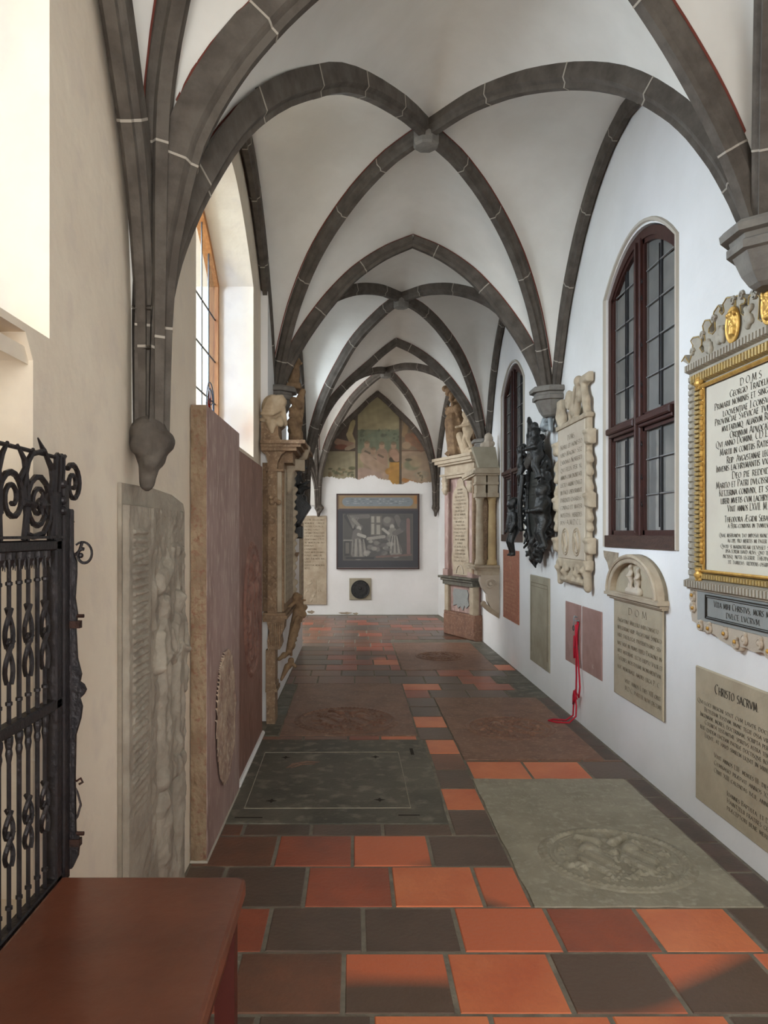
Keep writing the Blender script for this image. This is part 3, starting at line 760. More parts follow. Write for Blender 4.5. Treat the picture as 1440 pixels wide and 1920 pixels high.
ROWS = [
 (2.145, 2.518, [-.80, -.32, .058, .448, .846, 1.23, 1.6, 1.9], 'DDOOODD'),
 (2.518, 2.891, [-.80, -.4346, -.041, .345, .7345, 1.122, 1.509, 1.885], 'RBMOMMM'),
 (2.891, 3.240, [-.78, -.352, .0345, .418, .8076, 1.188, 1.578, 1.885], 'RDDMROD'),
 (3.240, 3.637, [-.80, -.61, -.223, .17, .56, .765], 'DDROM'),
 (3.637, 4.010, [-.80, -.396, -.0107, .38, .765], 'BRMD'),
 (4.010, 4.170, [-.72, -.60, -.233, .151, .528], 'BDDM'),
 (4.010, 4.383, [.53, .765], 'D'), (4.383, 4.756, [.53, .765], 'O'), (4.756, 5.129, [.535, .77], 'D'), (5.129, 5.502, [.54, .775], 'B'),
 (5.502, 5.875, [.54, .775], 'O'), (5.875, 6.248, [.50, .775], 'D'), (6.248, 6.62, [.50, .775], 'O'), (6.62, 6.99, [.50, .775], 'D'), (6.99, 7.37, [.50, .775], 'D'),
 (5.87, 5.98, [-.74, -.4, -.05, .2, .49], 'BBRO'),
 (4.935, 5.31, [.775, 1.168, 1.566, 1.89], 'OOD'), (5.31, 5.352, [.775, 1.0, 1.3, 1.6, 1.89], 'BBBB'),
 (7.37, 7.74, [.497, .752, 1.13, 1.52, 1.9], 'RDDG'), (7.74, 8.06, [.50, .899, 1.26, 1.65, 1.9], 'ODRG'),
 (8.06, 8.49, [-.74, -.66, -.403, 0, .383, .763, 1.144, 1.525, 1.9], 'BBBBDDRG'),
 (8.49, 8.86, [-.74, -.5, -.15, .224, .586, .948, 1.345, 1.73, 1.9], 'BBDDBRDG'),
]
for k, c in enumerate('SSSSS'): ROWS.append((3.24+k*.34, 3.24+(k+1)*.34-.003, [1.757, 1.893], c))
for k in range(6): ROWS.append((5.352+k*.336, 5.352+(k+1)*.336, [1.765, 1.893], 'S'))
for k in range(6): ROWS.append((5.98+k*.347, 5.98+(k+1)*.347, [-.74, -.60], 'G'))
y = 8.86; k = 0
while y < 14.5:
    y1 = min(y+.365, 14.885); off = (k % 2)*.19-.74+tr.uniform(-.03, .03)
    x1max = .55 if y < 11.1 else 1.72-.05*(y-11)
    xs = [-.76 if y < 10.9 else -1.5]; q = off+.385-(0 if y < 10.9 else .77)
    while q < x1max-.12: xs.append(q); q += .385
    xs.append(x1max)
    cs = ''
    for a, b in zip(xs[:-1], xs[1:]):
        m = (a+b)/2
        if y > 10.9: cs += tr.choice('BBDRBD')
        elif m > .1: cs += tr.choice('RROBM')
        elif m > -.25: cs += tr.choice('RBBR')
        else: cs += tr.choice('BDBD')
    ROWS.append((y, y1, xs, cs))
    if y < 11.0: ROWS.append((y, y1, [1.682, 1.893], 'O' if k == 0 else 'G'))
    y = y1; k += 1
y = 2.145; k = 0
while y > -.6:
    xs = [-.8]; q = -.8+.385-(k % 2)*.19
    while q < 1.75: xs.append(q); q += .385
    xs.append(1.89); ROWS.append((y-.373, y, xs, ''.join(tr.choice('ODRMBD') for _ in xs[1:]))); y -= .373; k += 1
for (y0, y1, xs, cs) in ROWS:
    for a, b, c in zip(xs[:-1], xs[1:], cs): tile(a, b, y0, y1, c)
print('tiles', NT[0])

# ---------------- windows, right wall (dark leaded casements)
def right_window(name, a, b, full=True):
    x0, x1 = rx(b)+.005, rx(a)-.005
    root = sroot(name, (XR, YR0, 0), -R90)
    D = .045; fz0 = 1.5
    outer = arch_poly(x0, x1, fz0, 3.35, 3.62); w = .055
    inner = arch_poly(x0+w, x1-w, fz0+.09, 3.33, 3.56)
    # frame ring
    mb = MB()
    n = len(outer)
    for (yy0, yy1, po, pi_) in ((D-.03, D+.05, outer, inner),):
        vs = [(p[0], yy0, p[1]) for p in po]+[(p[0], yy0, p[1]) for p in pi_]+[(p[0], yy1, p[1]) for p in po]+[(p[0], yy1, p[1]) for p in pi_]
        fs = []
        for i in range(n):
            j = (i+1) % n
            fs += [(i, j, n+j, n+i), (2*n+i, 2*n+j, j, i), (n+i, n+j, 3*n+j, 3*n+i)]
        mb.add(vs, fs)
    mb.obj('window_frame', 'wood_dark', root)
    MB().box(x0, x1, D-.06, D-.005, fz0, fz0+.085).obj('window_board', 'wood_sill', root)
    c = (x0+x1)/2; TZ = 2.34
    def top(u, w_=0.0):
        q = (u-c)/((x1-x0)/2-w); return 3.33+.23*(1-min(1, abs(q))**2)-w_
    mb = MB(); mb.box(c-.035, c+.035, D-.045, D+.05, fz0+.08, 3.575, .008); mb.box(c-.012, c+.012, D-.065, D-.04, fz0+.1, 3.55, .004); mb.obj('mullion', 'wood_dark', root)
    for sx in (0, 1):
        u0, u1 = (x0+w, c-.035) if sx == 0 else (c+.035, x1-w)
        mb = MB(); mb.box(u0, u1, D-.035, D+.05, TZ-.03, TZ+.03); mb.box(u0-.01, u1+.0, D-.07, D-.03, TZ-.012, TZ+.035, .01); mb.box(u0, u1, D-.05, D-.03, TZ-.035, TZ-.01, .006)
        mb.obj('transom', 'wood_dark', root)
        # sash rails
        mb = MB(); s_ = .03
        for (za, zb) in ((fz0+.09, TZ-.03), (TZ+.03, None)):
            zt = zb if zb else min(top(u0+s_), top(u1-s_))
            mb.box(u0, u0+s_, D-.02, D+.03, za, zb if zb else top(u0+s_/2)); mb.box(u1-s_, u1, D-.02, D+.03, za, zb if zb else top(u1-s_/2))
            mb.box(u0, u1, D-.02, D+.03, za, za+s_)
            if zb: mb.box(u0, u1, D-.02, D+.03, zb-s_, zb)
            else:
                P = [(u, top(u)) for u in np.linspace(u0, u1, 8)]
                mb.prism(P+[(u, top(u)-s_) for u in np.linspace(u1, u0, 8)], D-.02, D+.03)
        mb.obj('sash', 'wood_dark', root)
        a0, a1 = u0+s_, u1-s_; am = (a0+a1)/2
        lead = MB(); light = MB()
        zl = [fz0+.12, fz0+.12+.235, fz0+.12+.47, TZ-.06]
        zu = [TZ+.06, TZ+.06+.235, TZ+.53, TZ+.765, TZ+1.0, None]
        for zz in (zl, zu):
            for q0, q1 in zip(zz[:-1], zz[1:]):
                for p0, p1 in ((a0, am), (am, a1)):
                    if q1: poly = [(p0, q0), (p1, q0), (p1, min(q1, top(p1, s_))), (p0, min(q1, top(p0, s_)))]
                    else: poly = [(p0, q0), (p1, q0)]+[(u, max(q0+.01, top(u, s_))) for u in np.linspace(p1, p0, 6)]
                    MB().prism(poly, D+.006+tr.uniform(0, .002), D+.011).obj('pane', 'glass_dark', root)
                if q0 != zz[0]: light.tube([(a0, D-.004, q0), (a1, D-.004, q0)], .006, 5)
        for za, zb in ((fz0+.12, TZ-.06), (TZ+.06, top(am, s_))):
            lead.box(am-.007, am+.007, D-.006, D+.008, za, zb)
            for u in (a0+.004, a1-.004): light.box(u-.003, u+.003, D-.004, D+.006, za, zb if zb < 3 else top(u, s_))
            lead.box(am-.02, am-.014, D-.012, D-.004, za+.02, zb-.02)
        lead.obj('lead_bar', 'lead', root); light.obj('lead_line', 'lead_light', root)
    # latches on the right-hand casements
    mb = MB()
    for z in (3.28, 3.17, 2.86, 2.60, 2.52, 2.2, 1.98, 1.80):
        u = c+.035+.035; sp = [(u+.012*t*math.cos(t*5), D-.04, z+.022*t*math.sin(t*5)) for t in np.linspace(.3, 1.2, 9)]
        mb.tube(sp, .0035, 5)
    mb.obj('latch', 'iron', root)
for i, (a, b) in enumerate(WR): right_window('window_%d' % (i+1), a, b)
# dim rooms behind those windows are closed off by the outer leaf of the wall
MB().box(.3, rx(-5.5), .50, .56, 1.2, 4.0).obj('outer_leaf', 'beige_paint', wall_right)

# ---------------- windows, left wall (bright leaded glass)
def left_window(name, a, b, z0, roundel=False):
    x0, x1 = lx(a), lx(b); D = .29+(.02 if a > 8 else 0)
    root = sroot(name, (XL, -5.6, 0), R90)
    outer = arch_poly(x0, x1, z0+.02, 3.55, 4.02, 18, 1.7); w = .05
    inner = arch_poly(x0+w, x1-w, z0+.08, 3.53, 3.96, 18, 1.7); n = len(outer)
    mb = MB(); yy0, yy1 = D-.02, D+.05
    vs = [(p[0], yy0, p[1]) for p in outer]+[(p[0], yy0, p[1]) for p in inner]+[(p[0], yy1, p[1]) for p in outer]+[(p[0], yy1, p[1]) for p in inner]
    fs = []
    for i in range(n):
        j = (i+1) % n; fs += [(i, j, n+j, n+i), (2*n+i, 2*n+j, j, i), (n+i, n+j, 3*n+j, 3*n+i)]
    mb.add(vs, fs); mb.obj('window_frame', 'wood_orange', root)
    c = (x0+x1)/2; hw = (x1-x0)/2-w
    top = lambda u: 3.53+.43*(1-min(1, abs((u-c)/hw))**1.7)
    cols = np.linspace(x0+w, x1-w, 9); rows = [z0+.08]
    while rows[-1] < 3.2: rows.append(rows[-1]+.33)
    lead = MB()
    for i in range(8):
        p0, p1 = cols[i], cols[i+1]
        for j, q0 in enumerate(rows):
            last = j == len(rows)-1
            if last: poly = [(p0, q0), (p1, q0)]+[(u, top(u)) for u in np.linspace(p1, p0, 5)]
            else: poly = [(p0, q0), (p1, q0), (p1, rows[j+1]), (p0, rows[j+1])]
            MB().prism(poly, D+.01, D+.014).obj('pane', 'glass_blue' if i in (7,) else 'glass_clear', root)
            if j: lead.tube([(p0, D+.004, q0), (p1, D+.004, q0)], .006, 5)
        if i: lead.tube([(p0, D+.004, rows[0]), (p0, D+.004, top(p0))], .005, 5)
    lead.obj('lead_bar', 'lead', root)
    if roundel:
        mb = MB(); cx, cz = x1-.30, z0+.36
        for r in (.15, .11): mb.tube([(cx+r*math.cos(t), D-.006, cz+r*1.15*math.sin(t)) for t in np.linspace(0, 2*PI, 25)], .005, 5)
        for t in (0.3, 1.6, 2.7, 4.0, 5.2): mb.tube([(cx, D-.006, cz), (cx+.11*math.cos(t), D-.006, cz+.125*math.sin(t))], .004, 5)
        mb.obj('roundel_lead', 'lead', root)
        mb = MB(); P = [(cx+.11*(.35+.3*((i*7) % 3))*math.cos(i*.52), cz+.13*(.35+.3*((i*5) % 3))*math.sin(i*.52)) for i in range(12)]
        mb.prism(P, D-.002, D+.004); mb.obj('roundel_glass', 'glass_red', root)
for i, ((a, b), z0) in enumerate(zip(WL, (2.11, 2.2, 2.3, 2.1))): left_window('window_%d' % (i+4), a, b, z0, i == 1)

# ================================================================== THINGS ON THE RIGHT WALL
def rthing(name, label, cat, Yl, group=None, off=0.0): return thing(name, label, cat, (XR-off, Yl, 0), -R90, group)
def pu(px, Yl, X=XR): return Yl-X*FL/(px-VX)
def spiral(cx, cz, r0, r1, turns, a0=0, n=26, y=0, dirn=1):
    return [(cx+(r0+(r1-r0)*i/(n-1))*math.cos(a0+dirn*turns*2*PI*i/(n-1)), y, cz+(r0+(r1-r0)*i/(n-1))*math.sin(a0+dirn*turns*2*PI*i/(n-1))) for i in range(n)]
def textpx(mb, lines, Yl, X, h, y):
    for (t, xa, xb, yb) in lines:
        write(mb, t, pu(xa, Yl, X), pu(xb, Yl, X), pxZ(xa, yb, X), h, y)

# ---------------- large gilded epitaph
YL = 4.23; EX = 1.85
ep = rthing('epitaph_tablet', 'large grey and gold framed epitaph with scrolled crest, cut by the right edge', 'epitaph', YL)
W_ = 1.34; z0, z1 = 1.335, 2.50
pan = MB().box(.22, W_-.22, -.035, .0, z0+.07, z1-.13).obj('inscription_panel', 'cream', ep)
mb = MB()
big = [('D.O.M.S', 1383, 1424, 723), ('Georgio Tradelio', 1364, 1441, 745), ('Primarii nominis et singvl', 1335.6, 1446, 770),
 ('loqventiae I.consvl', 1351, 1441, 781), ('Provinciae Svevicae tvm', 1336, 1440, 799), ('mvltarvmq. aliarvm Rer', 1349, 1443, 810), ('Ordinvm Advocato', 1364, 1445, 821.6),
 ('Qvi anno Domini, CI).I).', 1338, 1441, 841), ('Martii in comitiis Ratisb', 1345.5, 1441, 855), ('Reip: Avgvstanae leg.', 1358, 1440, 869),
 ('Invenis lachrymantis vxo', 1338.5, 1441, 886), ('Deo pie reddidit', 1368, 1446, 897.5), ('Marito et Patri dvlcissim', 1338.5, 1441, 916.7),
 ('Ketzerina conivnx, et svi', 1344, 1442, 930.7), ('liberi mvetis cvm lachrym', 1347, 1441, 945), ('Vixit annos LXVII. M.X', 1359.5, 1441, 959.4)]
textpx(mb, big, YL, EX, .034, -.0365)
textpx(mb, [('Theodora \u00c6gidii Sebast', 1354, 1444, 979)], YL, EX, .031, -.0365)
textpx(mb, [('a Berg.conivnx in tvmvlvm', 1360, 1441, 990)], YL, EX, .024, -.0365)
small = [('Qvae miseranda tvo imposvi nvnc sa', 1344, 1444, 1007), ('accipe pro meritis mi pater in', 1359.5, 1441, 1017), ('Qvod si marmoream licvisset sv', 1347, 1441, 1027.5),
 ('ipsa forem havd alivs, qvo tegi', 1356, 1442, 1036.5), ('incisisq. notis legerer. Theodor', 1351, 1441, 1046), ('tit tvmvlvs. reddens ossibvs', 1360, 1441, 1057)]
textpx(mb, small, YL, EX, .022, -.0365)
mb.obj('lettering', 'ink', pan)
# frame: outer beaded moulding, fluted band, gold inner bead
def beads_h(mb, x0, x1, z, w, h, d, n, y):
    for i in range(n):
        c = x0+(i+.5)*(x1-x0)/n; q = (x1-x0)/n*.46
        mb.add([(c-q, y, z-h), (c+q, y, z-h), (c+q, y, z+h), (c-q, y, z+h), (c-q*.6, y-d, z-h*.6), (c+q*.6, y-d, z-h*.6), (c+q*.6, y-d, z+h*.6), (c-q*.6, y-d, z+h*.6)],
               [(4, 5, 6, 7), (0, 1, 5, 4), (1, 2, 6, 5), (2, 3, 7, 6), (3, 0, 4, 7)])
def beads_v(mb, x, z0_, z1_, w, d, n, y):
    for i in range(n):
        c = z0_+(i+.5)*(z1_-z0_)/n; q = (z1_-z0_)/n*.49
        mb.add([(x-w, y, c-q), (x+w, y, c-q), (x+w, y, c+q), (x-w, y, c+q), (x-w*.6, y-d, c-q*.6), (x+w*.6, y-d, c-q*.6), (x+w*.6, y-d, c+q*.6), (x-w*.6, y-d, c+q*.6)],
               [(4, 5, 6, 7), (0, 1, 5, 4), (1, 2, 6, 5), (2, 3, 7, 6), (3, 0, 4, 7)])
mb = MB()
mb.box(0, .22, -.03, .0, z0, z1); mb.box(W_-.22, W_, -.03, .0, z0, z1); mb.box(.22, W_-.22, -.03, .0, z0, z0+.07); mb.box(.22, W_-.22, -.03, .0, z1-.13, z1)
beads_v(mb, .04, z0+.03, z1-.03, .036, .014, 30, -.03); beads_v(mb, W_-.04, z0+.03, z1-.03, .036, .014, 30, -.03)
beads_h(mb, 0, W_, z1+.012, 0, .028, .03, 44, -.03); beads_h(mb, 0, W_, z0-.012, 0, .028, .035, 44, -.03)
mb.box(-.01, W_+.01, -.035, .0, z1, z1+.045); mb.box(-.01, W_+.01, -.04, .0, z0-.045, z0)
mb.obj('frame', 'frame_grey', ep)
mb = MB()
beads_v(mb, .13, z0+.06, z1-.08, .04, .02, 40, -.03); beads_v(mb, W_-.13, z0+.06, z1-.08, .04, .02, 40, -.03)
beads_h(mb, .06, W_-.06, z1-.06, 0, .032, .024, 42, -.03); beads_h(mb, .10, W_-.10, z0+.035, 0, .018, .02, 42, -.03)
mb.obj('fluted_band', 'gold_dull', ep)
mb = MB(); q = .195
mb.tube([(q, -.04, z0+.065), (q, -.04, z1-.12)], .008, 6); mb.tube([(W_-q, -.04, z0+.065), (W_-q, -.04, z1-.12)], .008, 6)
mb.tube([(q, -.045, z1-.115), (W_-q, -.045, z1-.115)], .011, 6); mb.tube([(q, -.045, z0+.065), (W_-q, -.045, z0+.065)], .009, 6)
for (cx, cz) in ((.15, z1-.09), (W_-.15, z1-.09), (.15, z0+.04), (W_-.15, z0+.04)):
    mb.ball((cx, -.045, cz), .03, .02, .03)
    for a in np.linspace(0, 2*PI, 7)[:-1]: mb.ball((cx+.03*math.cos(a), -.045, cz+.03*math.sin(a)), .018, .012, .014, 6, 4)
for i in range(34):
    z = z0+.12+i*(z1-z0-.27)/33
    for x in (q, W_-q): mb.ball((x, -.05, z), .012, .012, .012 if i % 3 else .02, 6, 4)
mb.obj('gold_bead', 'gold', ep)
# crest: cut-out strapwork with scrolls
CR = [(250, 1180), (250, 1000), (290, 930), (320, 985), (340, 1010), (365, 940), (385, 800), (360, 750), (385, 712), (450, 700), (492, 740), (490, 800), (468, 835), (500, 885), (530, 850), (530, 720), (502, 570), (530, 505), (585, 500), (612, 550), (580, 600), (575, 650), (620, 668), (658, 620), (650, 520), (622, 480), (640, 400), (690, 325), (718, 355), (705, 400), (735, 432), (760, 395), (745, 310), (790, 232), (850, 225), (885, 270), (882, 335), (898, 355), (900, 212), (980, 200), (1018, 255), (1005, 300), (955, 315), (965, 420), (1010, 452), (1070, 412), (1100, 330), (1052, 312), (1060, 220), (1130, 153), (1190, 220), (1180, 400), (1172, 490), (1210, 512), (1262, 440)]
full = []
for a_, b_ in CR:
    px_, py_ = 1240+a_/6.4, 520+b_/6.4; full.append((pu(px_, YL, 1.87), pxZ(px_, py_, 1.87)))
full[0] = (0.0, 2.54); ue = full[-1][0]
full += [(W_-u*(W_-ue)/W_*1.0, z) for u, z in reversed(full[:42]) if W_-u*(W_-ue)/W_ > ue+.02]+[(W_, 2.54)]
mb = MB(); mb.prism(full, -.03, .0); mb.obj('crest', 'frame_grey', ep)
mb = MB()
path = [(u, -.032, z-.006) for u, z in full[1:-1]]
mb.tube(path, .0035, 5); mb.obj('crest_edge', 'gold_dull', ep)
for cx in (.504, .836):
    mb = MB(); mb.ball((cx, -.035, 2.625), .055, .02, .078, 14, 9)
    mb.tube([(cx+.062*math.cos(a), -.04, 2.625+.085*math.sin(a)) for a in np.linspace(0, 2*PI, 25)], .008, 6)
    for i in range(16): mb.ball((cx+rng.uniform(-.04, .04), -.052, 2.625+rng.uniform(-.06, .06)), .012, .01, .014, 6, 4)
    mb.blob('arms_medallion', 'gold', ep, .005, 1)
for cx, cz in ((.38, 2.60), (.645, 2.62), (.24, 2.58), (W_-.38, 2.62)):
    mb = MB()
    for i in range(14): mb.ball((cx+rng.uniform(-.035, .035), -.035, cz+rng.uniform(-.04, .05)), .018, .016, .018, 7, 5)
    mb.blob('carved_fruit', 'frame_grey', ep, .006, 1)
mb = MB()
for (u, z) in ((.05, 2.60), (.17, 2.66), (.30, 2.71), (.50, 2.745), (.585, 2.745), (.70, 2.71)):
    for w in (u, W_-u*.9): MB().tube(spiral(w, z, .022, .006, 1.2, 0, 14, -.036), .008, 5).obj('scroll_curl', 'frame_grey', ep)
# lower panel
lp = MB(); lp.prism([(.10, 1.296), (W_-.10, 1.296), (W_-.10, 1.13), (.10, 1.13)], -.03, .0)
lp = lp.obj('lower_panel', 'frame_blue', ep)
mb = MB()
xa, xb = .2, W_-.2
for (a, b, c, d) in ((xa, xb, 1.270, 1.275), (xa, xb, 1.148, 1.153), (xa, xa+.005, 1.148, 1.275), (xb-.005, xb, 1.148, 1.275)): mb.box(a, b, -.036, -.028, c, d)
for (a, b, c, d) in ((xa+.014, xb-.014, 1.260, 1.263), (xa+.014, xb-.014, 1.158, 1.161), (xa+.014, xa+.017, 1.158, 1.263), (xb-.017, xb-.014, 1.158, 1.263)): mb.box(a, b, -.034, -.028, c, d)
mb.obj('panel_line', 'ink', lp)
mb = MB(); textpx(mb, [('Vita mihi Christvs, mors mihi', 1332, 1446, 1138), ('dvlce lvcrvm.', 1355, 1421, 1159)], YL, EX, .034, -.0315)
mb.obj('lettering', 'ink', lp)
mb = MB()
und = [(.02, 1.14), (.03, 1.09), (.08, 1.075), (.11, 1.05), (.13, 1.01), (.17, 1.0), (.19, 1.02), (.24, 1.0), (.28, 1.01), (.33, 1.0), (.38, .965), (.44, .95), (.50, .94), (.53, .915), (.56, .90), (.59, .915), (.60, .955), (.66, .965), (.70, .95), (.73, .945)]
und = [(u*.92, 1.02+(z-.9)*.5) for u, z in und]
und = und+[(W_-u, z) for u, z in reversed(und)]
mb.prism([(.0, 1.29)]+[(u, z) for u, z in und]+[(W_, 1.29)], -.026, .0)
for (u, z) in ((.05, 1.25), (.05, 1.19), (.14, 1.10), (.24, 1.10), (.41, 1.095), (.52, 1.06), (.60, 1.09)):
    for w in (u, W_-u):
        mb.tube(spiral(w, z, .028, .006, 1.5, 1, 16, -.032), .010, 5); mb.ball((w, -.034, z), .014, .012, .014, 7, 5)
mb.obj('carved_apron', 'sand_light', ep)
mb = MB()
for (u, z) in ((.05, 1.26), (.06, 1.19), (.14, 1.10), (.24, 1.10), (.52, 1.07), (.41, 1.095)):
    for w in (u, W_-u): MB().ball((w+.008, -.044, z), .011, .008, .011, 6, 4).obj('gilt_stud', 'gold', ep)

# ---------------- 'Christo sacrum' plaque
YL = 4.195
pl = rthing('inscription_plaque', 'low beige stone plaque headed Christo sacrum, below the gilded epitaph', 'plaque', YL)
mb = MB(); mb.box(0, 1.2, -.012, .0, .135, .87, .006); slab = mb.obj('stone_slab', 'lime', pl)
mb = MB(); X = 1.888
textpx(mb, [('Christo sacrvm.', 1341.5, 1425, 1300)], YL, X, .05, -.0135)
CL = [('Qvi loci insigni vixit cvm lavde doct', 1309, 1444, .677), ('Bettleivm Xystvm, nvnc tegit ossa vir', 1321.7, 1443, .642), ('Ingenivm, mores, doctrinam, scripta per', 1314, 1442, .608),
 ('Cognita testantvr. spiritvs astra ten', 1322.7, 1443, .574), ('ille qvidem lvctvm patri\u00e6 doctisqve bo', 1314, 1441, .540), ('Liqvit, at havd similem liqvit in vrbe', 1322.7, 1442, .505),
 ('Vixit annos LIII: menses III: dies', 1340, 1443, .428), ('Gymnasio pr\u00e6fvit annos XX', 1340, 1446, .389), ('Obiit XIII calendas ivlii, anni', 1340, 1442, .350),
 ('Ioannes Baptista: et D', 1364, 1443, .274), ('Haintzelii fratres ge', 1364, 1442, .238), ('pr\u00e6ceptori bene meri', 1364, 1441, .201)]
for (t_, xa, xb, z) in CL: write(mb, t_, pu(xa, YL, X), pu(xb, YL, X), z, .0235, -.0135)
mb.obj('lettering', 'ink', slab)

# ---------------- lunette tablet under window
YL = 5.49
tb = rthing('memorial_tablet', 'beige memorial tablet with round-topped carved lunette, under the nearest right window', 'tablet', YL)
slab = MB().box(0, .87, -.010, .0, .45, 1.13, .004).obj('stone_slab', 'lime', tb)
mb = MB(); X = 1.889
textpx(mb, [('D O M', 1181.5, 1217, 1152)], YL, X, .045, -.0115)
textpx(mb, [('Avgvstino Mvllero ivrisconsvlto', 1161, 1239, 1164), ('integerrimo reip: Avgvstan\u00e6 Syndico', 1161, 1244, 1178), ('viro theologi\u00e6 prvdentissimo: sev-', 1161, 1246, 1192),
 ('nat vr\u00e6 in primis fideli Patrono in-', 1161, 1247, 1207), ('arte historiar. lectis erepto Vxor et', 1161, 1246, 1221), ('Tvtores moestissimi monvmentvm', 1161, 1243, 1235), ('hoc memoriale amoris erga P. C.', 1161, 1242, 1251),
 ('vixit annos L dies XIII obiit', 1175, 1243, 1279), ('M.D.C. pvriter novi decemb', 1175, 1244, 1293)], YL, X, .031, -.0115)
mb.obj('lettering', 'ink_soft', slab)
mb = MB(); z = 1.13
for i, (d, a, b) in enumerate(((.03, 0, .012), (.045, .012, .026), (.065, .03, .05), (.055, .05, .06))): mb.box(-.02-d*.5, .89+d*.5, -d, .01, z+a, z+b)
mb.obj('cornice', 'sand', tb)
c = .435; A = [(c+.47*math.cos(t), 1.19+.27*math.sin(t)) for t in np.linspace(0, PI, 25)]
Bi = [(c+.39*math.cos(t), 1.19+.215*math.sin(t)) for t in np.linspace(PI, 0, 25)]
mb = MB(); mb.prism(A, -.012, .01); mb.obj('lunette_field', 'lime', tb)
mb = MB(); mb.prism(A+Bi, -.055, .01); 
mb.tube([(c+.45*math.cos(t), -.055, 1.19+.255*math.sin(t)) for t in np.linspace(0, PI, 25)], .014, 6)
mb.tube([(c+.40*math.cos(t), -.045, 1.19+.222*math.sin(t)) for t in np.linspace(0, PI, 25)], .012, 6)
mb.obj('lunette_arch', 'sand', tb)
def figure(mb, x, z, s, y=0.0, lean=0.0, arms='down', turn=1, thick=1.0):
    """putto-like carved figure, feet at (x,z), height s, standing y in front"""
    P = lambda a, b, c=0.0: (x+turn*a*s+lean*b*s, y-c*s, z+b*s)
    k = thick
    mb.ball(P(0, .88, .03), .085*s*k, .085*s*k, .1*s*k, 10, 7)
    mb.ball(P(.0, .93, -.01), .09*s*k, .08*s*k, .075*s*k, 8, 6); mb.ball(P(.0, .86, .11), .022*s, .022*s, .022*s, 6, 4)
    mb.cap(P(0, .80), P(0, .74), .045*s*k, .06*s*k)
    mb.cap(P(-.07, .71), P(.07, .71), .065*s*k, .065*s*k); mb.cap(P(0, .70), P(0, .50, .03), .105*s*k, .10*s*k); mb.cap(P(0, .52, .03), P(0, .45), .1*s*k, .11*s*k)
    for q in (-1, 1):
        if arms == 'up': e, h_ = P(q*.2, .72, .05), P(q*.24, .9, .08)
        elif arms == 'fwd': e, h_ = P(q*.18, .6, .07), P(q*.1+.12, .58, .2)
        else: e, h_ = P(q*.19, .56, .02), P(q*.17, .42, .09)
        mb.cap(P(q*.11, .71), e, .048*s*k, .038*s*k); mb.cap(e, h_, .038*s*k, .026*s*k); mb.ball(h_, .032*s*k)
        kn = P(q*.09+.02, .25, .06); ft = P(q*.1-.02, .03, 0)
        mb.cap(P(q*.06, .43), kn, .075*s*k, .052*s*k); mb.cap(kn, ft, .052*s*k, .032*s*k); mb.cap(ft, (ft[0]+turn*.02*s, ft[1]-.07*s, ft[2]-.015*s), .03*s*k, .022*s*k)
mb = MB(); figure(mb, c-.06, 1.195, .2, -.02, arms='fwd'); figure(mb, c+.07, 1.195, .18, -.02, arms='fwd', turn=-1); mb.cap((c-.1, -.02, 1.21), (c+.1, -.02, 1.21), .03)
mb.blob('carved_pair', 'sand_light', tb, .008, 2)

# ---------------- pair of reddish tablets
for (x0, x1, lab) in ((1062, 1090.6, 'dull pink stone tablet, left one of two side by side behind the red cord'), (1093.4, 1130, 'dull pink stone tablet, right one of two side by side beside the red cord')):
    Ya, Yb = pxY(x0, XR), pxY(x1, XR)
    t = rthing('wall_tablet', lab, 'tablet', Ya, 'two pink stone tablets')
    mb = MB(); mb.box(0, Ya-Yb, -.008, .0, .467, .995, .004); mb.obj('stone_slab', 'pink', t)
    if x0 > 1090:
        mb = MB(); write(mb, 'IC', .27, .33, .53, .03, -.0095); mb.obj('scratched_mark', 'cream', t)
# ---------------- grey-green tablet
Ya, Yb = pxY(996, XR), pxY(1032, XR)
t = rthing('wall_tablet', 'tall greenish grey blank stone tablet set low between the pink ones and the reddish one', 'tablet', Ya)
slab = MB().box(0, Ya-Yb, -.012, .0, .24, 1.16, .008).obj('stone_slab', 'lime_grey', t)
mb = MB(); mb.box(.06, Ya-Yb-.06, -.014, -.011, 1.08, 1.085); mb.box(.06, Ya-Yb-.06, -.014, -.011, 1.045, 1.048); mb.box(.06, .066, -.014, -.011, .34, 1.08); mb.box(Ya-Yb-.066, Ya-Yb-.06, -.014, -.011, .34, 1.08)
mb.obj('border_line', 'ink_soft', slab)
# ---------------- salmon tablet with gilt inscription
Ya, Yb = pxY(945, XR), pxY(974, XR)
t = rthing('wall_tablet', 'salmon coloured stone tablet with worn gilt writing, below the far right window', 'tablet', Ya)
slab = MB().box(0, Ya-Yb, -.010, .0, .54, 1.395, .004).obj('stone_slab', 'orange_stone', t)
mb = MB(); w = Ya-Yb
rr = random.Random(3); words = ['vixit annos', 'pie in Christo', 'obiit anno', 'memoriae', 'conivgi et', 'filiis svis', 'posvit hoc', 'requiescat', 'in pace amen']
for i in range(9): write(mb, words[i], .10+.04*(i % 2), w-.10-.05*(i % 3), 1.02-i*.048, .03, -.0115)
for i, t_ in enumerate(('I', 'HIS', 'M', 'S')): write(mb, t_, w/2-.03*len(t_), w/2+.03*len(t_), 1.28-i*.06, .045, -.0115)
mb.obj('lettering', 'ink_gold', slab)

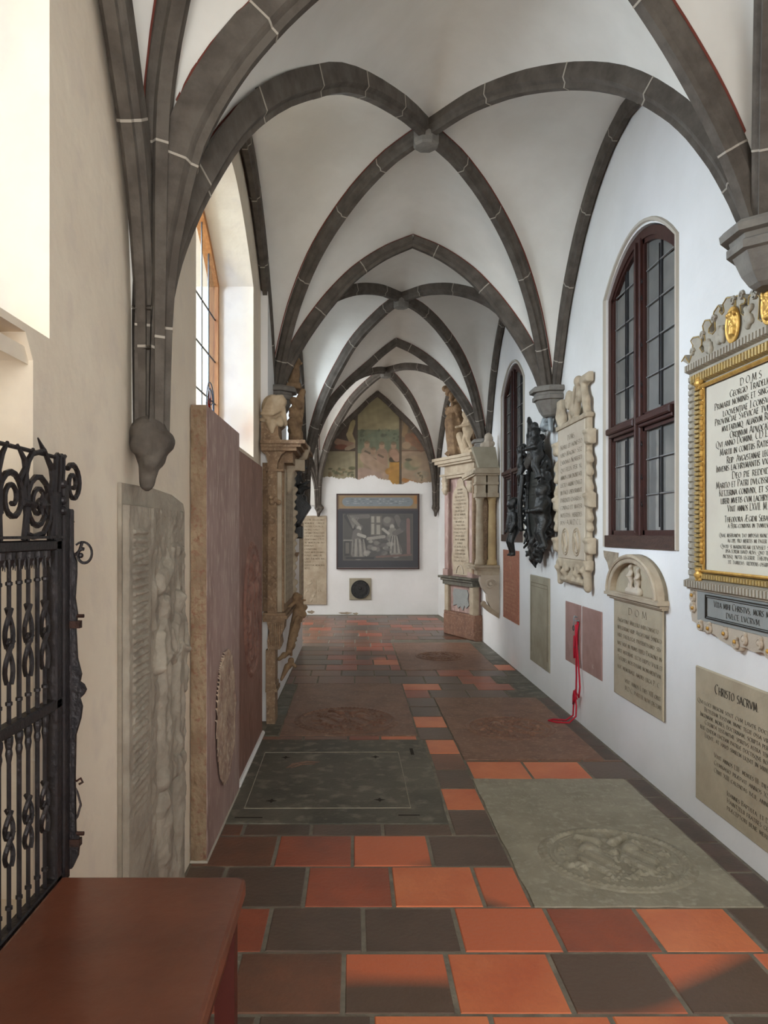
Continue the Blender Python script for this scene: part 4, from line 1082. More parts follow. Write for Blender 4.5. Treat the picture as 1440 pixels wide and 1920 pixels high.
# ---------------- sandstone strapwork epitaph
YL = 6.93
ss = rthing('strapwork_epitaph', 'narrow beige sandstone epitaph with strapwork border and two oval shields, beside the nearest right window', 'epitaph', YL)
w = 1.02; slab = MB().box(.12, .90, -.05, .0, 1.38, 2.52, .006).obj('inscription_panel', 'sand_light', ss)
mb = MB()
L12 = ['D.O.M.S', 'Nobili et honesto', 'viro Magno Seiz', 'Lvdovici Norberti', 'qvi felix per xl', 'annos cvm dignitate', 'lecto animo dvlci', 'in pace obdormivit', 'parenti chariss.', 'conivgi et mater', 'moestiss. heredes', 'pos: A.M.D.C.L.']
for i, t_ in enumerate(L12):
    a = .22 if i == 0 else .0
    write(mb, t_, .20+a, .84-a, 2.40-i*.066, .042, -.0515)
mb.obj('lettering', 'ink_soft', slab)
mb = MB()
for cx in (.35, .68):
    for k_ in (1.0, .8): mb.tube([(cx+.105*k_*math.cos(a), -.052, 1.53+.115*k_*math.sin(a)) for a in np.linspace(0, 2*PI, 21)], .007, 5)
    mb.tube([(cx-.05, -.052, 1.60), (cx+.05, -.052, 1.46)], .012, 5); mb.tube([(cx-.05, -.052, 1.47), (cx-.02, -.052, 1.60)], .008, 5)
mb.obj('oval_shield', 'sand', slab)
for sx in (0, 1):
    mb = MB()
    f = (lambda u: u) if sx == 0 else (lambda u: w-u)
    a, b = sorted((f(.07), f(.15))); mb.box(a, b, -.045, .0, 1.36, 2.54, .01)
    for zc, h in ((2.36, .12), (1.86, .12), (1.5, .13)):
        a, b = sorted((f(-.02), f(.10))); mb.box(a, b, -.07, .0, zc-h/2, zc+h/2, .02); mb.box(a, b, -.085, .0, zc+h*.2, zc+h*.5, .012)
    for zc in (2.2, 2.1, 1.98, 1.74, 1.66):
        mb.cap((f(.03), -.035, zc-.02), (f(.06), -.035, zc+.03), .035, .028)
    mb.blob('strapwork_side', 'sand', ss, .011, 2)
mb = MB()
mb.box(.05, .97, -.06, .01, 2.52, 2.56)
for (u, z, r) in ((.10, 2.66, .07), (.22, 2.62, .06), (.40, 2.74, .075), (.55, 2.64, .05), (.72, 2.74, .065), (.88, 2.66, .06)):
    mb.tube(spiral(u, z, r, .015, 1.4, 1.5, 18, -.03), .026, 7); mb.ball((u, -.05, z), .022)
mb.box(.02, .16, -.045, .01, 2.68, 2.80, .01); mb.box(.30, .44, -.04, .01, 2.78, 2.82, .01)
mb.cap((.45, -.03, 2.60), (.60, -.03, 2.82), .03, .025); mb.cap((.90, -.03, 2.58), (.80, -.03, 2.84), .035, .03); mb.cap((.62, -.03, 2.6), (.70, -.03, 2.8), .03)
mb.ball((.70, -.04, 2.85), .055, .04, .05); mb.box(.76, .96, -.06, .01, 2.80, 2.88, .02); mb.cap((.20, -.03, 2.57), (.12, -.03, 2.64), .05)
mb.blob('crest', 'sand', ss, .012, 2)
mb = MB(); mb.box(.06, .96, -.045, .01, 1.30, 1.39)
for (u, z, r) in ((.12, 1.30, .07), (.32, 1.27, .06), (.50, 1.22, .05), (.68, 1.27, .06), (.88, 1.30, .07)):
    mb.tube(spiral(u, z, r, .015, 1.3, 0, 18, -.035), .028, 7); mb.ball((u, -.06, z), .028)
mb.cap((.2, -.03, 1.2), (.82, -.03, 1.2), .03); mb.cap((.90, -.03, 1.32), (.92, -.03, 1.16), .035); mb.cap((.10, -.03, 1.32), (.12, -.03, 1.17), .03)
mb.blob('apron', 'sand', ss, .012, 2)

# ---------------- black bronze epitaph with putti
YC = 7.5
bz = thing('bronze_epitaph', 'black bronze epitaph with putti around an oval plate, on the right wall', 'epitaph', (XR, YC, 0), -R90)
pl_ = MB(); P = [(.26*math.cos(t)*(1+.12*math.cos(2*t)), 1.93+.40*math.sin(t)) for t in np.linspace(0, 2*PI, 25)[:-1]]
pl_.prism(P, -.09, .0); plate = pl_.obj('oval_plate', 'bronze_plate', bz)
mb = MB()
for i in range(14): write(mb, 'vixit pie memoriae', -.16, .16, 2.16-i*.036, .018, -.0915)
mb.obj('lettering', 'bronze', plate)
mb = MB(); rr = random.Random(9)
for i in range(150):     # leafy surround
    t = rr.uniform(0, 2*PI); k_ = rr.uniform(1.0, 1.45)
    x = .31*k_*math.cos(t); z = 1.93+.47*k_*math.sin(t)*.95
    mb.cap((x, -.03-rr.uniform(0, .08), z), (x+rr.uniform(-.09, .09), -.05-rr.uniform(0, .1), z+rr.uniform(-.09, .09)), rr.uniform(.018, .042), rr.uniform(.01, .02), 6)
mb.tube([(.27*math.cos(t), -.10, 1.93+.41*math.sin(t)) for t in np.linspace(0, 2*PI, 30)], .028, 6)
mb.tube([(-.24, -.17, 1.62), (-.22, -.19, 1.9), (-.21, -.16, 2.2)], .028, 6)
mb.cap((0, -.06, 1.50), (.05, -.05, 1.32), .09, .02); mb.cap((-.05, -.06, 1.5), (-.1, -.06, 1.42), .08, .04)
mb.tube([(-.05, -.08, 2.4), (-.1, -.1, 2.55), (-.05, -.12, 2.68), (-.12, -.12, 2.76), (-.18, -.12, 2.72)], [.06, .05, .035, .02, .012], 7)
mb.cap((.0, -.08, 2.40), (.04, -.1, 2.66), .09, .04); mb.cap((.04, -.12, 2.62), (-.06, -.14, 2.69), .035, .012)
mb.cap((-.05, -.1, 2.3), (.2, -.12, 2.34), .09, .07)
mb.blob('foliage_frame', 'bronze', bz, .011, 1)
mb = MB(); figure(mb, .36, 2.12, .50, -.13, -.35, 'fwd', -1, 1.25); mb.blob('putto', 'bronze', bz, .012, 2)
mb = MB(); figure(mb, -.38, 2.10, .42, -.14, .2, 'up', 1, 1.2); mb.blob('putto', 'bronze', bz, .012, 2)
mb = MB(); figure(mb, .46, 1.46, .60, -.12, .0, 'fwd', -1, 1.3); mb.blob('putto', 'bronze', bz, .012, 2)
mb = MB(); figure(mb, -.50, 1.36, .62, -.20, .05, 'down', 1, 1.05); mb.blob('putto', 'bronze', bz, .012, 2)
mb = MB(); mb.cap((.22, -.05, 2.62), (.30, -.05, 2.72), .05, .03); mb.ball((.32, -.06, 2.74), .045); mb.cap((.28, -.05, 2.66), (.44, -.05, 2.68), .025); mb.cap((.44, -.05, 2.68), (.46, -.05, 2.56), .025); mb.cap((.24, -.05, 2.62), (.42, -.05, 2.58), .03)
mb.blob('light_figure', 'silver', bz, .012, 2)

# ---------------- red cord on its wall hook
rc = thing('red_cord', 'looped red cord hanging from a wall hook down to the floor', 'cord', (XR, 6.38, 0), -R90)
mb = MB()
mb.tube([(.0, -.02, .86), (.0, -.03, .78), (-.01, -.03, .60), (.0, -.03, .40), (-.01, -.03, .26), (.10, -.04, .24), (.13, -.04, .33), (.06, -.03, .50), (.02, -.03, .62), (.01, -.035, .74), (.02, -.02, .85)], .0075, 7)
mb.tube([(-.02, -.03, .28), (.03, -.05, .22), (-.02, -.05, .16), (-.05, -.04, .22), (.0, -.05, .27), (.04, -.04, .21)], .010, 7)
mb.tube([(-.02, -.04, .24), (-.05, -.04, .14), (-.03, -.05, .06), (-.06, -.10, .012), (-.10, -.20, .009), (-.06, -.25, .009), (.0, -.20, .009), (.03, -.10, .012), (.05, -.05, .07), (.03, -.04, .15), (.0, -.04, .22)], .0075, 7)
mb.tube([(-.05, -.03, .73), (-.06, -.03, .62), (-.05, -.03, .54)], .012, 7); mb.tube([(.0, -.03, .83), (.0, -.03, .66)], .014, 7)
mb.obj('cord', 'red_cord', rc, True)
mb = MB(); mb.tube([(-.05, -.0, .89), (-.05, -.035, .89), (-.03, -.045, .87), (.0, -.03, .86), (.03, -.02, .87)], .006, 6); mb.ball((-.05, -.03, .893), .01); mb.tube([(-.05, -.035, .87), (-.055, -.04, .82)], .004, 5)
mb.obj('wall_hook', 'silver', rc)
mb = MB(); mb.tube([(-.055+.02*math.cos(t), -.04, .795+.022*math.sin(t)) for t in np.linspace(0, 2*PI, 16)], .0035, 5); mb.obj('clasp', 'lead', rc); MB().tube([(-.055, -.03, .71), (-.055, -.03, .63)], .009, 6).obj('cord_grip', 'lead', rc)

# ---------------- aedicule with two columns (right wall, beyond the far window)
ae = thing('aedicule_monument', 'beige stone aedicule with two columns and slanted gable slab, beyond the far right window', 'monument', (XR, 9.93, 0), 0)
# local: x is out of wall (negative), y is along the wall (away)
mb = MB(); mb.box(-.12, .0, .20, .95, 1.05, 2.5); mb.box(-.30, -.12, .26, .4, 1.05, 2.4); mb.obj('back_block', 'sand_brown', ae)
for (x, y) in ((-.085, .08), (-.24, .12)):
    mb = MB(); r = .046
    mb.lathe([(r*1.5, 1.18), (r*1.5, 1.21), (r*1.35, 1.225), (r*1.4, 1.24), (r*1.12, 1.26), (r*1.12, 1.4), (r*1.08, 1.7), (r*.94, 1.98), (r*1.1, 2.0), (r*1.0, 2.02), (r*1.3, 2.06), (r*1.45, 2.075)], (x, y, 0), 14)
    mb.obj('column', 'column_tan' if y < .1 else 'sand', ae, True)
for x0_, x1_ in ((-.16, -.01), (-.31, -.17)):
    mb = MB()
    mb.box(x0_, x1_, -.01, .2, 2.075, 2.13); mb.box(x0_+.01, x1_-.01, .0, .2, 2.13, 2.24); mb.box(x0_-.005, x1_, -.02, .2, 2.24, 2.27); mb.box(x0_+.005, x1_-.005, -.005, .2, 2.27, 2.36)
    mb.obj('impost_block', 'sand', ae)
mb = MB(); mb.box(-.33, .0, -.03, 1.0, 2.36, 2.385); mb.box(-.35, .0, -.05, 1.02, 2.385, 2.42); mb.box(-.32, .0, -.02, 1.0, 2.42, 2.46); mb.obj('entablature', 'sand', ae)
mb = MB(); mb.prism([(-.01, 2.46), (-.27, 2.46), (-.36, 2.73), (-.06, 2.73)], -.03, .10); mb.obj('gable_slab', 'lime_grey', ae)
mb = MB(); mb.cap((-.14, .05, 2.74), (-.14, .05, 2.80), .075, .06); mb.ball((-.14, .03, 2.86), .055, .055, .065); mb.cap((-.21, .04, 2.76), (-.09, .04, 2.78), .04, .04); mb.ball((-.10, .0, 2.85), .02)
mb.blob('finial_bust', 'sand_light', ae, .01, 2)
mb = MB(); mb.box(-.32, .0, -.01, .95, 1.12, 1.18); mb.box(-.34, .0, -.03, .97, 1.15, 1.165); mb.box(-.29, .0, .0, .93, 1.05, 1.12); mb.obj('base_cornice', 'sand', ae)
mb = MB(); P = [(0, 1.05), (-.24, 1.05), (-.25, .97), (-.22, .88), (-.16, .80), (-.15, .70), (-.11, .62), (-.04, .57), (0, .55)]
mb.prism(P, .0, .16)
mb.tube([(-.13+.0*t, .0, .93) for t in (0, 1)]+[], .01)
sp = [(-.12+a_, -.012, .93+b_) for a_, b_ in [((.085-.011*t)*math.cos(t*1.1), (.085-.011*t)*math.sin(t*1.1)) for t in np.linspace(0, 6, 24)]]
mb.tube(sp, .016, 6); mb.ball((-.12, -.01, .93), .03)
mb.obj('console', 'sand_light', ae)
mb = MB(); mb.prism([(0, .55), (-.04, .57), (-.2, .70), (-.22, .64), (-.13, .56), (0, .48)], .02, .14); mb.ball((-.20, .06, .67), .04); mb.obj('console_tail', 'sand', ae)

# ---------------- tall corner monument with heraldic sculpture
cm = thing('corner_monument', 'tall pink and grey marble monument with heraldic sculpture, in the far right corner', 'monument', (1.42, 12.08, 0), math.atan2(-.88, .34))
Wm = .943
mb = MB(); mb.box(-.02, Wm+.02, -.0, .45, 0, .34, .02); mb.box(-.01, Wm+.01, .01, .44, .34, .38); mb.obj('plinth', 'slab_brown', cm)
pd = MB().box(.05, Wm-.05, .05, .45, .38, .80, .01).obj('pedestal', 'red_marble', cm)
mb = MB(); P = [(.27, .74), (.68, .74), (.72, .68), (.70, .60), (.74, .52), (.66, .46), (.60, .50), (.55, .42), (.47, .48), (.40, .44), (.36, .50), (.24, .47), (.26, .58), (.23, .66)]; mb.prism(P, .035, .06); mb.obj('grey_inlay', 'frame_blue', pd)
for x in (.02, Wm-.14): MB().box(x, x+.12, .0, .1, .38, .80, .01).obj('pedestal_block', 'sand', cm)
mb = MB(); mb.box(-.03, Wm+.03, -.05, .45, .86, .90, .01); mb.box(-.06, Wm+.06, -.08, .45, .90, .935, .01); mb.box(0, Wm, -.02, .45, .80, .86); mb.obj('shelf', 'slab_dark', cm)
body = MB().box(.02, Wm-.02, .06, .45, .93, 2.46).obj('body', 'red_marble', cm)
for x in (.0, Wm-.16):
    mb = MB(); mb.box(x, x+.16, -.02, .1, .93, 1.04, .01); mb.box(x+.02, x+.14, .0, .1, 1.04, 2.26, .01); mb.obj('pilaster', 'red_marble', cm)
    mb = MB()
    for i in range(9): mb.ball((x+.08+.055*math.cos(i*1.3), -.02, 2.36+.08*math.sin(i*2.1)), .035)
    mb.cap((x+.08, 0, 2.26), (x+.08, 0, 2.46), .06); mb.blob('capital', 'sand', cm, .012, 1)
P = [(.24, .96), (.70, .96), (.70, 1.06), (.74, 1.2), (.70, 1.4), (.72, 2.1), (.68, 2.25), (.58, 2.33), (.55, 2.42), (.47, 2.46), (.39, 2.42), (.36, 2.33), (.26, 2.25), (.22, 2.1), (.24, 1.4), (.20, 1.2), (.24, 1.06)]
tb_ = MB().prism(P, .035, .065).obj('inscription_tablet', 'sand', cm)
mb = MB()
for i in range(21):
    q = .02*((i*7) % 4) if i not in (0, 1, 15) else .12
    write(mb, ['svb hoc marmore', 'reqviescit', 'vir nobilis ac', 'consiliarivs', 'reverendissimi', 'principis et', 'episcopi avgvst'][i % 7], .27+q, .67-q, 2.26-i*.055, .034, .033)
mb.obj('lettering', 'ink_soft', tb_)
mb = MB(); mb.tube([(.47+.11*math.cos(t), .03, .98+.13*math.sin(t)) for t in np.linspace(0, PI, 12)], .012, 5); mb.obj('arch_line', 'sand_light', tb_)
mb = MB()
for i, (d, a, b) in enumerate(((.02, 2.46, 2.5), (.05, 2.5, 2.53), (-.01, 2.53, 2.66), (.07, 2.66, 2.69), (.11, 2.69, 2.74), (.14, 2.74, 2.785))): mb.box(-d, Wm+d, -d+.0, .45, a, b)
mb.obj('cornice', 'sand', cm)
mb = MB(); mb.box(-.04, .10, .1, .42, 2.785, 2.85); 
mb.prism([(.05, 2.78), (.9, 2.78), (.9, 3.0), (.85, 3.3), (.7, 3.55), (.5, 3.7), (.3, 3.5), (.15, 3.2)], .25, .40); mb.obj('backing_slab', 'sand_brown', cm)
mb = MB(); rr = random.Random(4)
mb.cap((.25, .1, 2.95), (.22, .08, 3.35), .16, .17); mb.ball((.22, .02, 3.15), .15, .07, .22)
for i in range(46):
    x = rr.uniform(.0, .42); z = rr.uniform(2.80, 3.62); mb.cap((x, .1, z), (x+rr.uniform(-.06, .06), .05, z+rr.uniform(-.07, .07)), rr.uniform(.02, .045), .02, 6)
mb.cap((.12, .05, 3.55), (.36, .05, 3.55), .06); mb.ball((.08, .04, 3.52), .06); mb.ball((.38, .04, 3.52), .06)
mb.blob('arms_cartouche', 'statue_brown', cm, .014, 1)
mb = MB(); figure(mb, .72, 2.86, .62, .05, -.12, 'fwd', -1, 1.15); mb.blob('putto', 'statue_light', cm, .012, 2)
mb = MB(); mb.cap((.45, .05, 3.1), (.62, .08, 2.83), .07, .10); mb.cap((.62, .08, 2.84), (.85, .08, 2.82), .09, .06); mb.blob('drapery', 'statue_light', cm, .012, 2)
mb = MB()
for i in range(30):
    t_ = i/29; mb.ball((.28-.26*t_+rr.uniform(-.07, .07), .06+rr.uniform(-.05, .05), 3.60+.34*t_+rr.uniform(-.04, .04)), rr.uniform(.03, .055))
mb.cap((.3, .1, 3.55), (.05, .1, 3.92), .06, .03)
mb.blob('helmet_crest', 'statue_brown', cm, .013, 1)

# ================================================================== END WALL
def ethings(name, label, cat, X, group=None): return thing(name, label, cat, (X, 14.9, 0), 0, group)
ex = lambda px: (px-VX)*14.9/FL
ez = lambda py: EYE+(VY-py)*14.9/FL
# fresco in the lunette (flat wall painting)
FX0, FX1, FZ0, FZ1 = ex(604), ex(818), ez(908), ez(735)
P = Paint(FX1-FX0, FZ1-FZ0, 230, 190, lc(150, 140, 108))
S = (FX1-FX0)/214.0
def q(px, py): return ((px-604)*S, (908-py)*S)
def el(px, py, rx_, ry_, c, a=1, soft=.3, rot=0): x, z = q(px, py); P.ell(x, z, rx_*S, ry_*S, lc(*c), a, soft, rot)
def cp(a, b, r, c, al=1, r2=None): P.cap(q(*a), q(*b), r*S, lc(*c), al, None if r2 is None else r2*S)
P.poly([q(604, 845), q(668, 845), q(668, 735), q(604, 735)], lc(66, 52, 50)); P.poly([q(604, 910), q(668, 910), q(668, 845), q(604, 845)], lc(146, 138, 112))
P.poly([q(752, 910), q(820, 910), q(820, 845), q(752, 845)], lc(156, 134, 112)); P.poly([q(752, 845), q(820, 845), q(820, 735), q(752, 735)], lc(122, 104, 86))
P.poly([q(669, 850), q(749, 850), q(749, 806), q(669, 806)], lc(104, 114, 94)); el(700, 760, 30, 18, (156, 146, 110), .6)
rr = random.Random(2)
for i in range(60): el(rr.uniform(670, 748), rr.uniform(806, 826), rr.uniform(2, 5), rr.uniform(2, 4), rr.choice([(72, 78, 64), (106, 118, 98), (116, 120, 98)]), .7)
cp((662, 792), (655, 815), 5, (158, 144, 104)); cp((655, 815), (662, 832), 6, (164, 148, 112)); cp((660, 835), (632, 828), 6, (150, 118, 100)); el(640, 838, 14, 6, (120, 66, 50)); cp((650, 842), (664, 836), 4, (160, 140, 118))
cp((762, 795), (758, 815), 5, (150, 124, 92)); el(775, 824, 18, 14, (150, 102, 76)); el(790, 832, 14, 12, (146, 96, 74)); el(762, 835, 10, 8, (160, 136, 110)); cp((765, 818), (790, 842), 6, (134, 98, 76))
for i in range(26): el(rr.uniform(618, 664), rr.uniform(878, 892), rr.uniform(2, 6), rr.uniform(2, 4), rr.choice([(88, 96, 66), (118, 98, 72), (150, 132, 104), (70, 74, 52)]), .8)
el(660, 878, 8, 4, (70, 80, 50), .8)
for (x, y, c) in ((688, 836, (150, 128, 108)), (700, 848, (156, 132, 112)), (716, 838, (152, 122, 104)), (738, 838, (140, 110, 88))):
    cp((x, y+12), (x+3, y+42), 11, c, .9, 9); el(x, y-2, 6, 7, (166, 136, 112)); el(x, y-7, 6, 4, (104, 88, 66), .7)
for (x, y) in ((688, 846), (699, 858), (713, 853)): cp((x-3, y), (x+5, y+4), 2, (58, 52, 42), .7)
cp((684, 858), (728, 892), 10, (168, 142, 122)); cp((680, 890), (705, 898), 14, (164, 138, 124)); cp((700, 868), (740, 888), 6, (160, 134, 112))
cp((742, 872), (740, 898), 12, (176, 130, 56)); cp((728, 884), (748, 876), 6, (170, 124, 56)); cp((734, 862), (746, 862), 5, (60, 50, 38)); cp((738, 850), (744, 858), 8, (168, 132, 110))
el(772, 872, 18, 12, (110, 118, 92), .8); el(790, 890, 16, 9, (150, 138, 118)); el(780, 866, 14, 12, (170, 146, 118), .7); cp((757, 900), (778, 906), 4, (164, 110, 56))
el(766, 862, 8, 3, (60, 62, 46), .8)
for i in range(20): el(rr.uniform(782, 800), rr.uniform(885, 902), 2, 2.5, rr.choice([(90, 82, 60), (170, 148, 120)]), .7)
P.rect(*[v*1 for v in (q(666, 0)[0], q(671, 0)[0])], 0, 9, lc(74, 66, 58)); P.rect(q(748.5, 0)[0], q(753.5, 0)[0], 0, 9, lc(78, 66, 54))
P.rect(0, q(666, 0)[0], q(0, 846)[1], q(0, 844)[1], lc(64, 54, 42)); P.rect(q(753, 0)[0], 9, q(0, 846)[1], q(0, 844)[1], lc(110, 80, 62))
P.noise(5, .16); P.noise(18, .2, 3)
P._mix(np.ones(P.U.shape)*.18, lc(150, 140, 122))
def fkeep(U, V):
    t, z = smooth_interp(GTL, 40, 4.36, 2.08)
    xl = -.71+(t)*(.435+.71); xr = 1.58-t*(1.58-.435)
    lo = np.interp(V, z, xl); hi = np.interp(V, z, xr)
    px = U*FL/14.9+VX; bot = np.interp(px, [604, 618, 660, 672, 700, 730, 736, 756, 770, 800, 818], [894, 896, 897, 898, 892, 903, 908, 908, 903, 906, 906])
    bot = bot+.7*np.sin(px*.9+2*np.sin(px*.21))+1.6*np.sin(px*.17)+.6*np.sin(px*2.3)
    return (U > lo) & (U < hi) & (V > ez(bot))
fr = P.obj('fresco', 'fresco', None, FX0, FZ0, -.004, fkeep); fr.location = (0, 14.9, 0)
tag(fr, 'faded wall painting of robed figures in the pointed arch of the end wall', 'fresco')
# dark framed painting
pt = ethings('framed_painting', 'dark framed monochrome painting of a kneeling woman and an angel, on the end wall', 'painting', 0)
X0, X1, Z0, Z1 = ex(631), ex(786), ez(1067), ez(926)
mb = MB(); mb.box(X0, X1, -.03, .01, Z0, Z1); brd = mb.obj('board', 'bronze', pt)
P = Paint(X1-X0-.04, Z1-Z0-.04, 220, 200, lc(24, 22, 30)); S = 14.9/FL
def q(px, py): return ((px-633)*S, (1065-py)*S)
P.rect(0, 9, q(0, 954)[1], 9, lc(132, 108, 72)); P.rect(q(776, 0)[0], 9, q(0, 945)[1], 9, lc(152, 104, 46))
P.rect(0, 9, q(0, 957)[1], q(0, 954)[1], lc(50, 38, 40)); P.rect(0, 9, q(0, 929)[1], 9, lc(70, 52, 42)); P.rect(q(782, 0)[0], 9, q(0, 955)[1], 9, lc(70, 56, 44)); P.rect(-1, q(636, 0)[0], q(0, 955)[1], 9, lc(110, 86, 54))
cp((650, 941), (766, 941), 8.5, (112, 120, 124)); P.rect(q(650, 0)[0], q(766, 0)[0], q(0, 948)[1], q(0, 934)[1], lc(112, 120, 124))
rr = random.Random(8)
for i in range(70):
    x = rr.uniform(650, 764); y = rr.choice([936, 940, 944]); cp((x, y), (x+rr.uniform(2, 5), y), 1, rr.choice([(150, 154, 152), (90, 96, 100)]), .5)
P.rect(q(643, 0)[0], q(774, 0)[0], q(0, 1051)[1], q(0, 963)[1], lc(72, 68, 62))
P.rect(q(645, 0)[0], q(772, 0)[0], q(0, 1049)[1], q(0, 965)[1], lc(64, 61, 56))
G1, G2, G3, K1 = (150, 146, 136), (118, 114, 106), (92, 88, 82), (34, 32, 32)
P.rect(q(695, 0)[0], q(716, 0)[0], q(0, 1004)[1], q(0, 967)[1], lc(86, 82, 74))
for (a, b, c, d) in ((696, 702, 968, 980), (706, 713, 968, 980), (696, 702, 982, 1002), (706, 713, 984, 1002)): P.rect(q(a, 0)[0], q(b, 0)[0], q(0, d)[1], q(0, c)[1], lc(140, 136, 124))
cp((654, 970), (690, 968), 4, G3); cp((650, 968), (664, 990), 5, (44, 42, 40)); cp((662, 974), (672, 984), 3, G2)
for i in range(6): cp((652+i*4, 966+i), (662, 990), 1.2, G2, .5)
el(673, 991, 5, 6, (176, 172, 160)); el(673, 988, 8, 6, G2, .5); cp((670, 1000), (668, 1012), 9, G3); cp((672, 1002), (684, 1006), 3, G1); cp((670, 1020), (672, 1036), 11, G2, 1, 14)
for i in range(7): cp((664+i*3.5, 1012), (662+i*5, 1042), 1.2, G1 if i % 2 else K1, .6)
P.rect(q(646, 0)[0], q(656, 0)[0], q(0, 1042)[1], q(0, 1012)[1], lc(40, 38, 36)); P.rect(q(648, 0)[0], q(655, 0)[0], q(0, 1038)[1], q(0, 1017)[1], lc(88, 84, 76)); cp((645, 1013), (660, 1013), 1.5, G2)
el(728, 978, 13, 11, G3); el(726, 975, 8, 7, G2); el(735, 988, 5, 6, G1); cp((736, 998), (734, 1008), 9, G2); cp((728, 1000), (718, 992), 2.6, G1); cp((740, 1000), (752, 994), 5, G3); cp((738, 1012), (742, 1034), 9, G2, 1, 12)
for i in range(7): cp((734+i*2, 1006), (728+i*4, 1036), 1.1, G1 if i % 2 else K1, .6)
cp((744, 970), (750, 984), 5, G3); el(756, 985, 8, 12, (70, 68, 66))
for i in range(26): el(rr.uniform(684, 732), rr.uniform(1008, 1042), rr.uniform(4, 9), rr.uniform(3, 6), rr.choice([G2, G3, (70, 68, 66), G1]), .6)
cp((690, 1010), (720, 1006), 3, G1, .7); cp((765, 975), (766, 1036), 3.5, (110, 84, 78)); cp((706, 1044), (770, 1040), 2, (96, 74, 66)); cp((650, 1046), (700, 1046), 2, K1)
P.rect(0, 9, 0, q(0, 1063.5)[1], lc(80, 74, 74)); P.noise(14, .1)
P.obj('painted_panel', 'panel_paint', brd, X0+.02, Z0+.02, -.0312)
mb = MB()
for (a, b, c, d) in ((X0, X1, Z0, Z0+.02), (X0, X1, Z1-.02, Z1), (X0, X0+.02, Z0, Z1), (X1-.02, X1, Z0, Z1)): mb.box(a, b, -.045, .0, c, d)
mb.obj('frame', 'wood_dark', pt)
# square plate with round iron grille
gp = ethings('vent_plate', 'square stone plate with a round black iron cover, under the dark painting', 'plate', 0)
mb = MB(); mb.box(ex(655), ex(696), -.015, .01, ez(1124.5), ez(1084), .006); mb.obj('stone_plate', 'lime_grey', gp)
cx, cz = ex(675.5), ez(1105)
mb = MB(); Rr = .175
mb.prism([(cx+Rr*math.cos(t), cz+Rr*math.sin(t)) for t in np.linspace(0, 2*PI, 29)[:-1]], -.03, -.012)
mb.tube([(cx+Rr*math.cos(t), -.03, cz+Rr*math.sin(t)) for t in np.linspace(0, 2*PI, 29)], .010, 6); mb.tube([(cx+.12*math.cos(t), -.033, cz+.12*math.sin(t)) for t in np.linspace(0, 2*PI, 25)], .006, 5)
mb.ball((cx, -.035, cz+.02), .03, .012, .03); 
for i in range(5): mb.box(cx-.05+i*.022, cx-.04+i*.022, -.038, -.03, cz-.09, cz-.02)
for t in np.linspace(0, 2*PI, 11)[:-1]: mb.ball((cx+.145*math.cos(t), -.033, cz+.145*math.sin(t)), .012, .006, .012, 6, 4)
mb.obj('iron_cover', 'bronze', gp)
# inscription tablet left of the painting
X0, X1, Z0, Z1 = ex(562), ex(612.5), ez(1133.5), ez(967)
it = ethings('inscription_tablet', 'tall beige stone tablet with many lines of writing, left end of the end wall', 'tablet', 0)
slab = MB().box(X0, X1, -.02, .01, Z0, Z1, .006).obj('stone_slab', 'sand', it)
mb = MB(); cols = ['D.O.M. Avgvstanvs', 'memoriae consecr', 'patris Georgii', 'nobili viro', 'optimo Wallther', 'civi et senatori', 'pientissimo CIVIS', 'ac mercatori svo', 'parenti', 'charissimo ET', 'filivs moestissimvs', 'posvit anno M', 'Obiit Kalendis mai', 'vixit', 'perpetva memoria', 'MDXX']
for i, t_ in enumerate(cols): write(mb, t_, X0+.10, X0+.10+.39*min(1, len(t_)/15), Z1-.10-i*.0635, .04, -.0215)
write(mb, 'CC', X0+.36, X0+.45, Z0+.26, .045, -.0215)
mb.obj('lettering', 'ink_soft', slab)
relief('carved_shield', 'sand', slab, X0+.02, X0+.34, Z0+.03, Z0+.52, 30, 40, lambda U, V: .004+.014*np.clip(fnoise(U-X0, V, 28, seed=2)*1.2, 0, 1)*(np.hypot((U-X0-.12)/.2, (V-Z0-.27)/.25) < 1), -.02)

# ================================================================== FLOOR SLABS
def frelief(name, m, parent, x0, x1, y0, y1, nx, ny, fn, z=0.0):
    U, V = np.meshgrid(np.linspace(x0, x1, nx), np.linspace(y0, y1, ny))
    H = fn(U, V)
    b = MB(); b.v = [tuple(p) for p in np.stack([U, V, z+H], -1).reshape(-1, 3).tolist()]
    b.f = [(i*nx+j, i*nx+j+1, (i+1)*nx+j+1, (i+1)*nx+j) for i in range(ny-1) for j in range(nx-1)]
    return b.obj(name, m, parent, True, False)
def fwrite(mb, t, x0, x1, yb, h, z):
    q = MB(); write(q, t, x0, x1, yb, h, 0)
    mb.add([(p[0], p[2], z) for p in q.v], q.f)
def slab_thing(label, m, x0, x1, y0, y1, top=.003, notch=None):
    cx, cy = (x0+x1)/2, (y0+y1)/2
    t = thing('grave_slab', label, 'grave slab', (cx, cy, 0))
    rr = random.Random(int(cy*100)); P = []
    for (a, b, c, d) in ((x0, y0, x1, y0), (x1, y0, x1, y1), (x1, y1, x0, y1), (x0, y1, x0, y0)):
        for k in range(12):
            f = k/12; P.append((a+(c-a)*f-cx+rr.uniform(-.005, .005), b+(d-b)*f-cy+rr.uniform(-.005, .005)))
    mb = MB(); mb.prism_z(P, -.004, top)
    o = mb.obj('stone_slab', m, t)
    return t, o, cx, cy
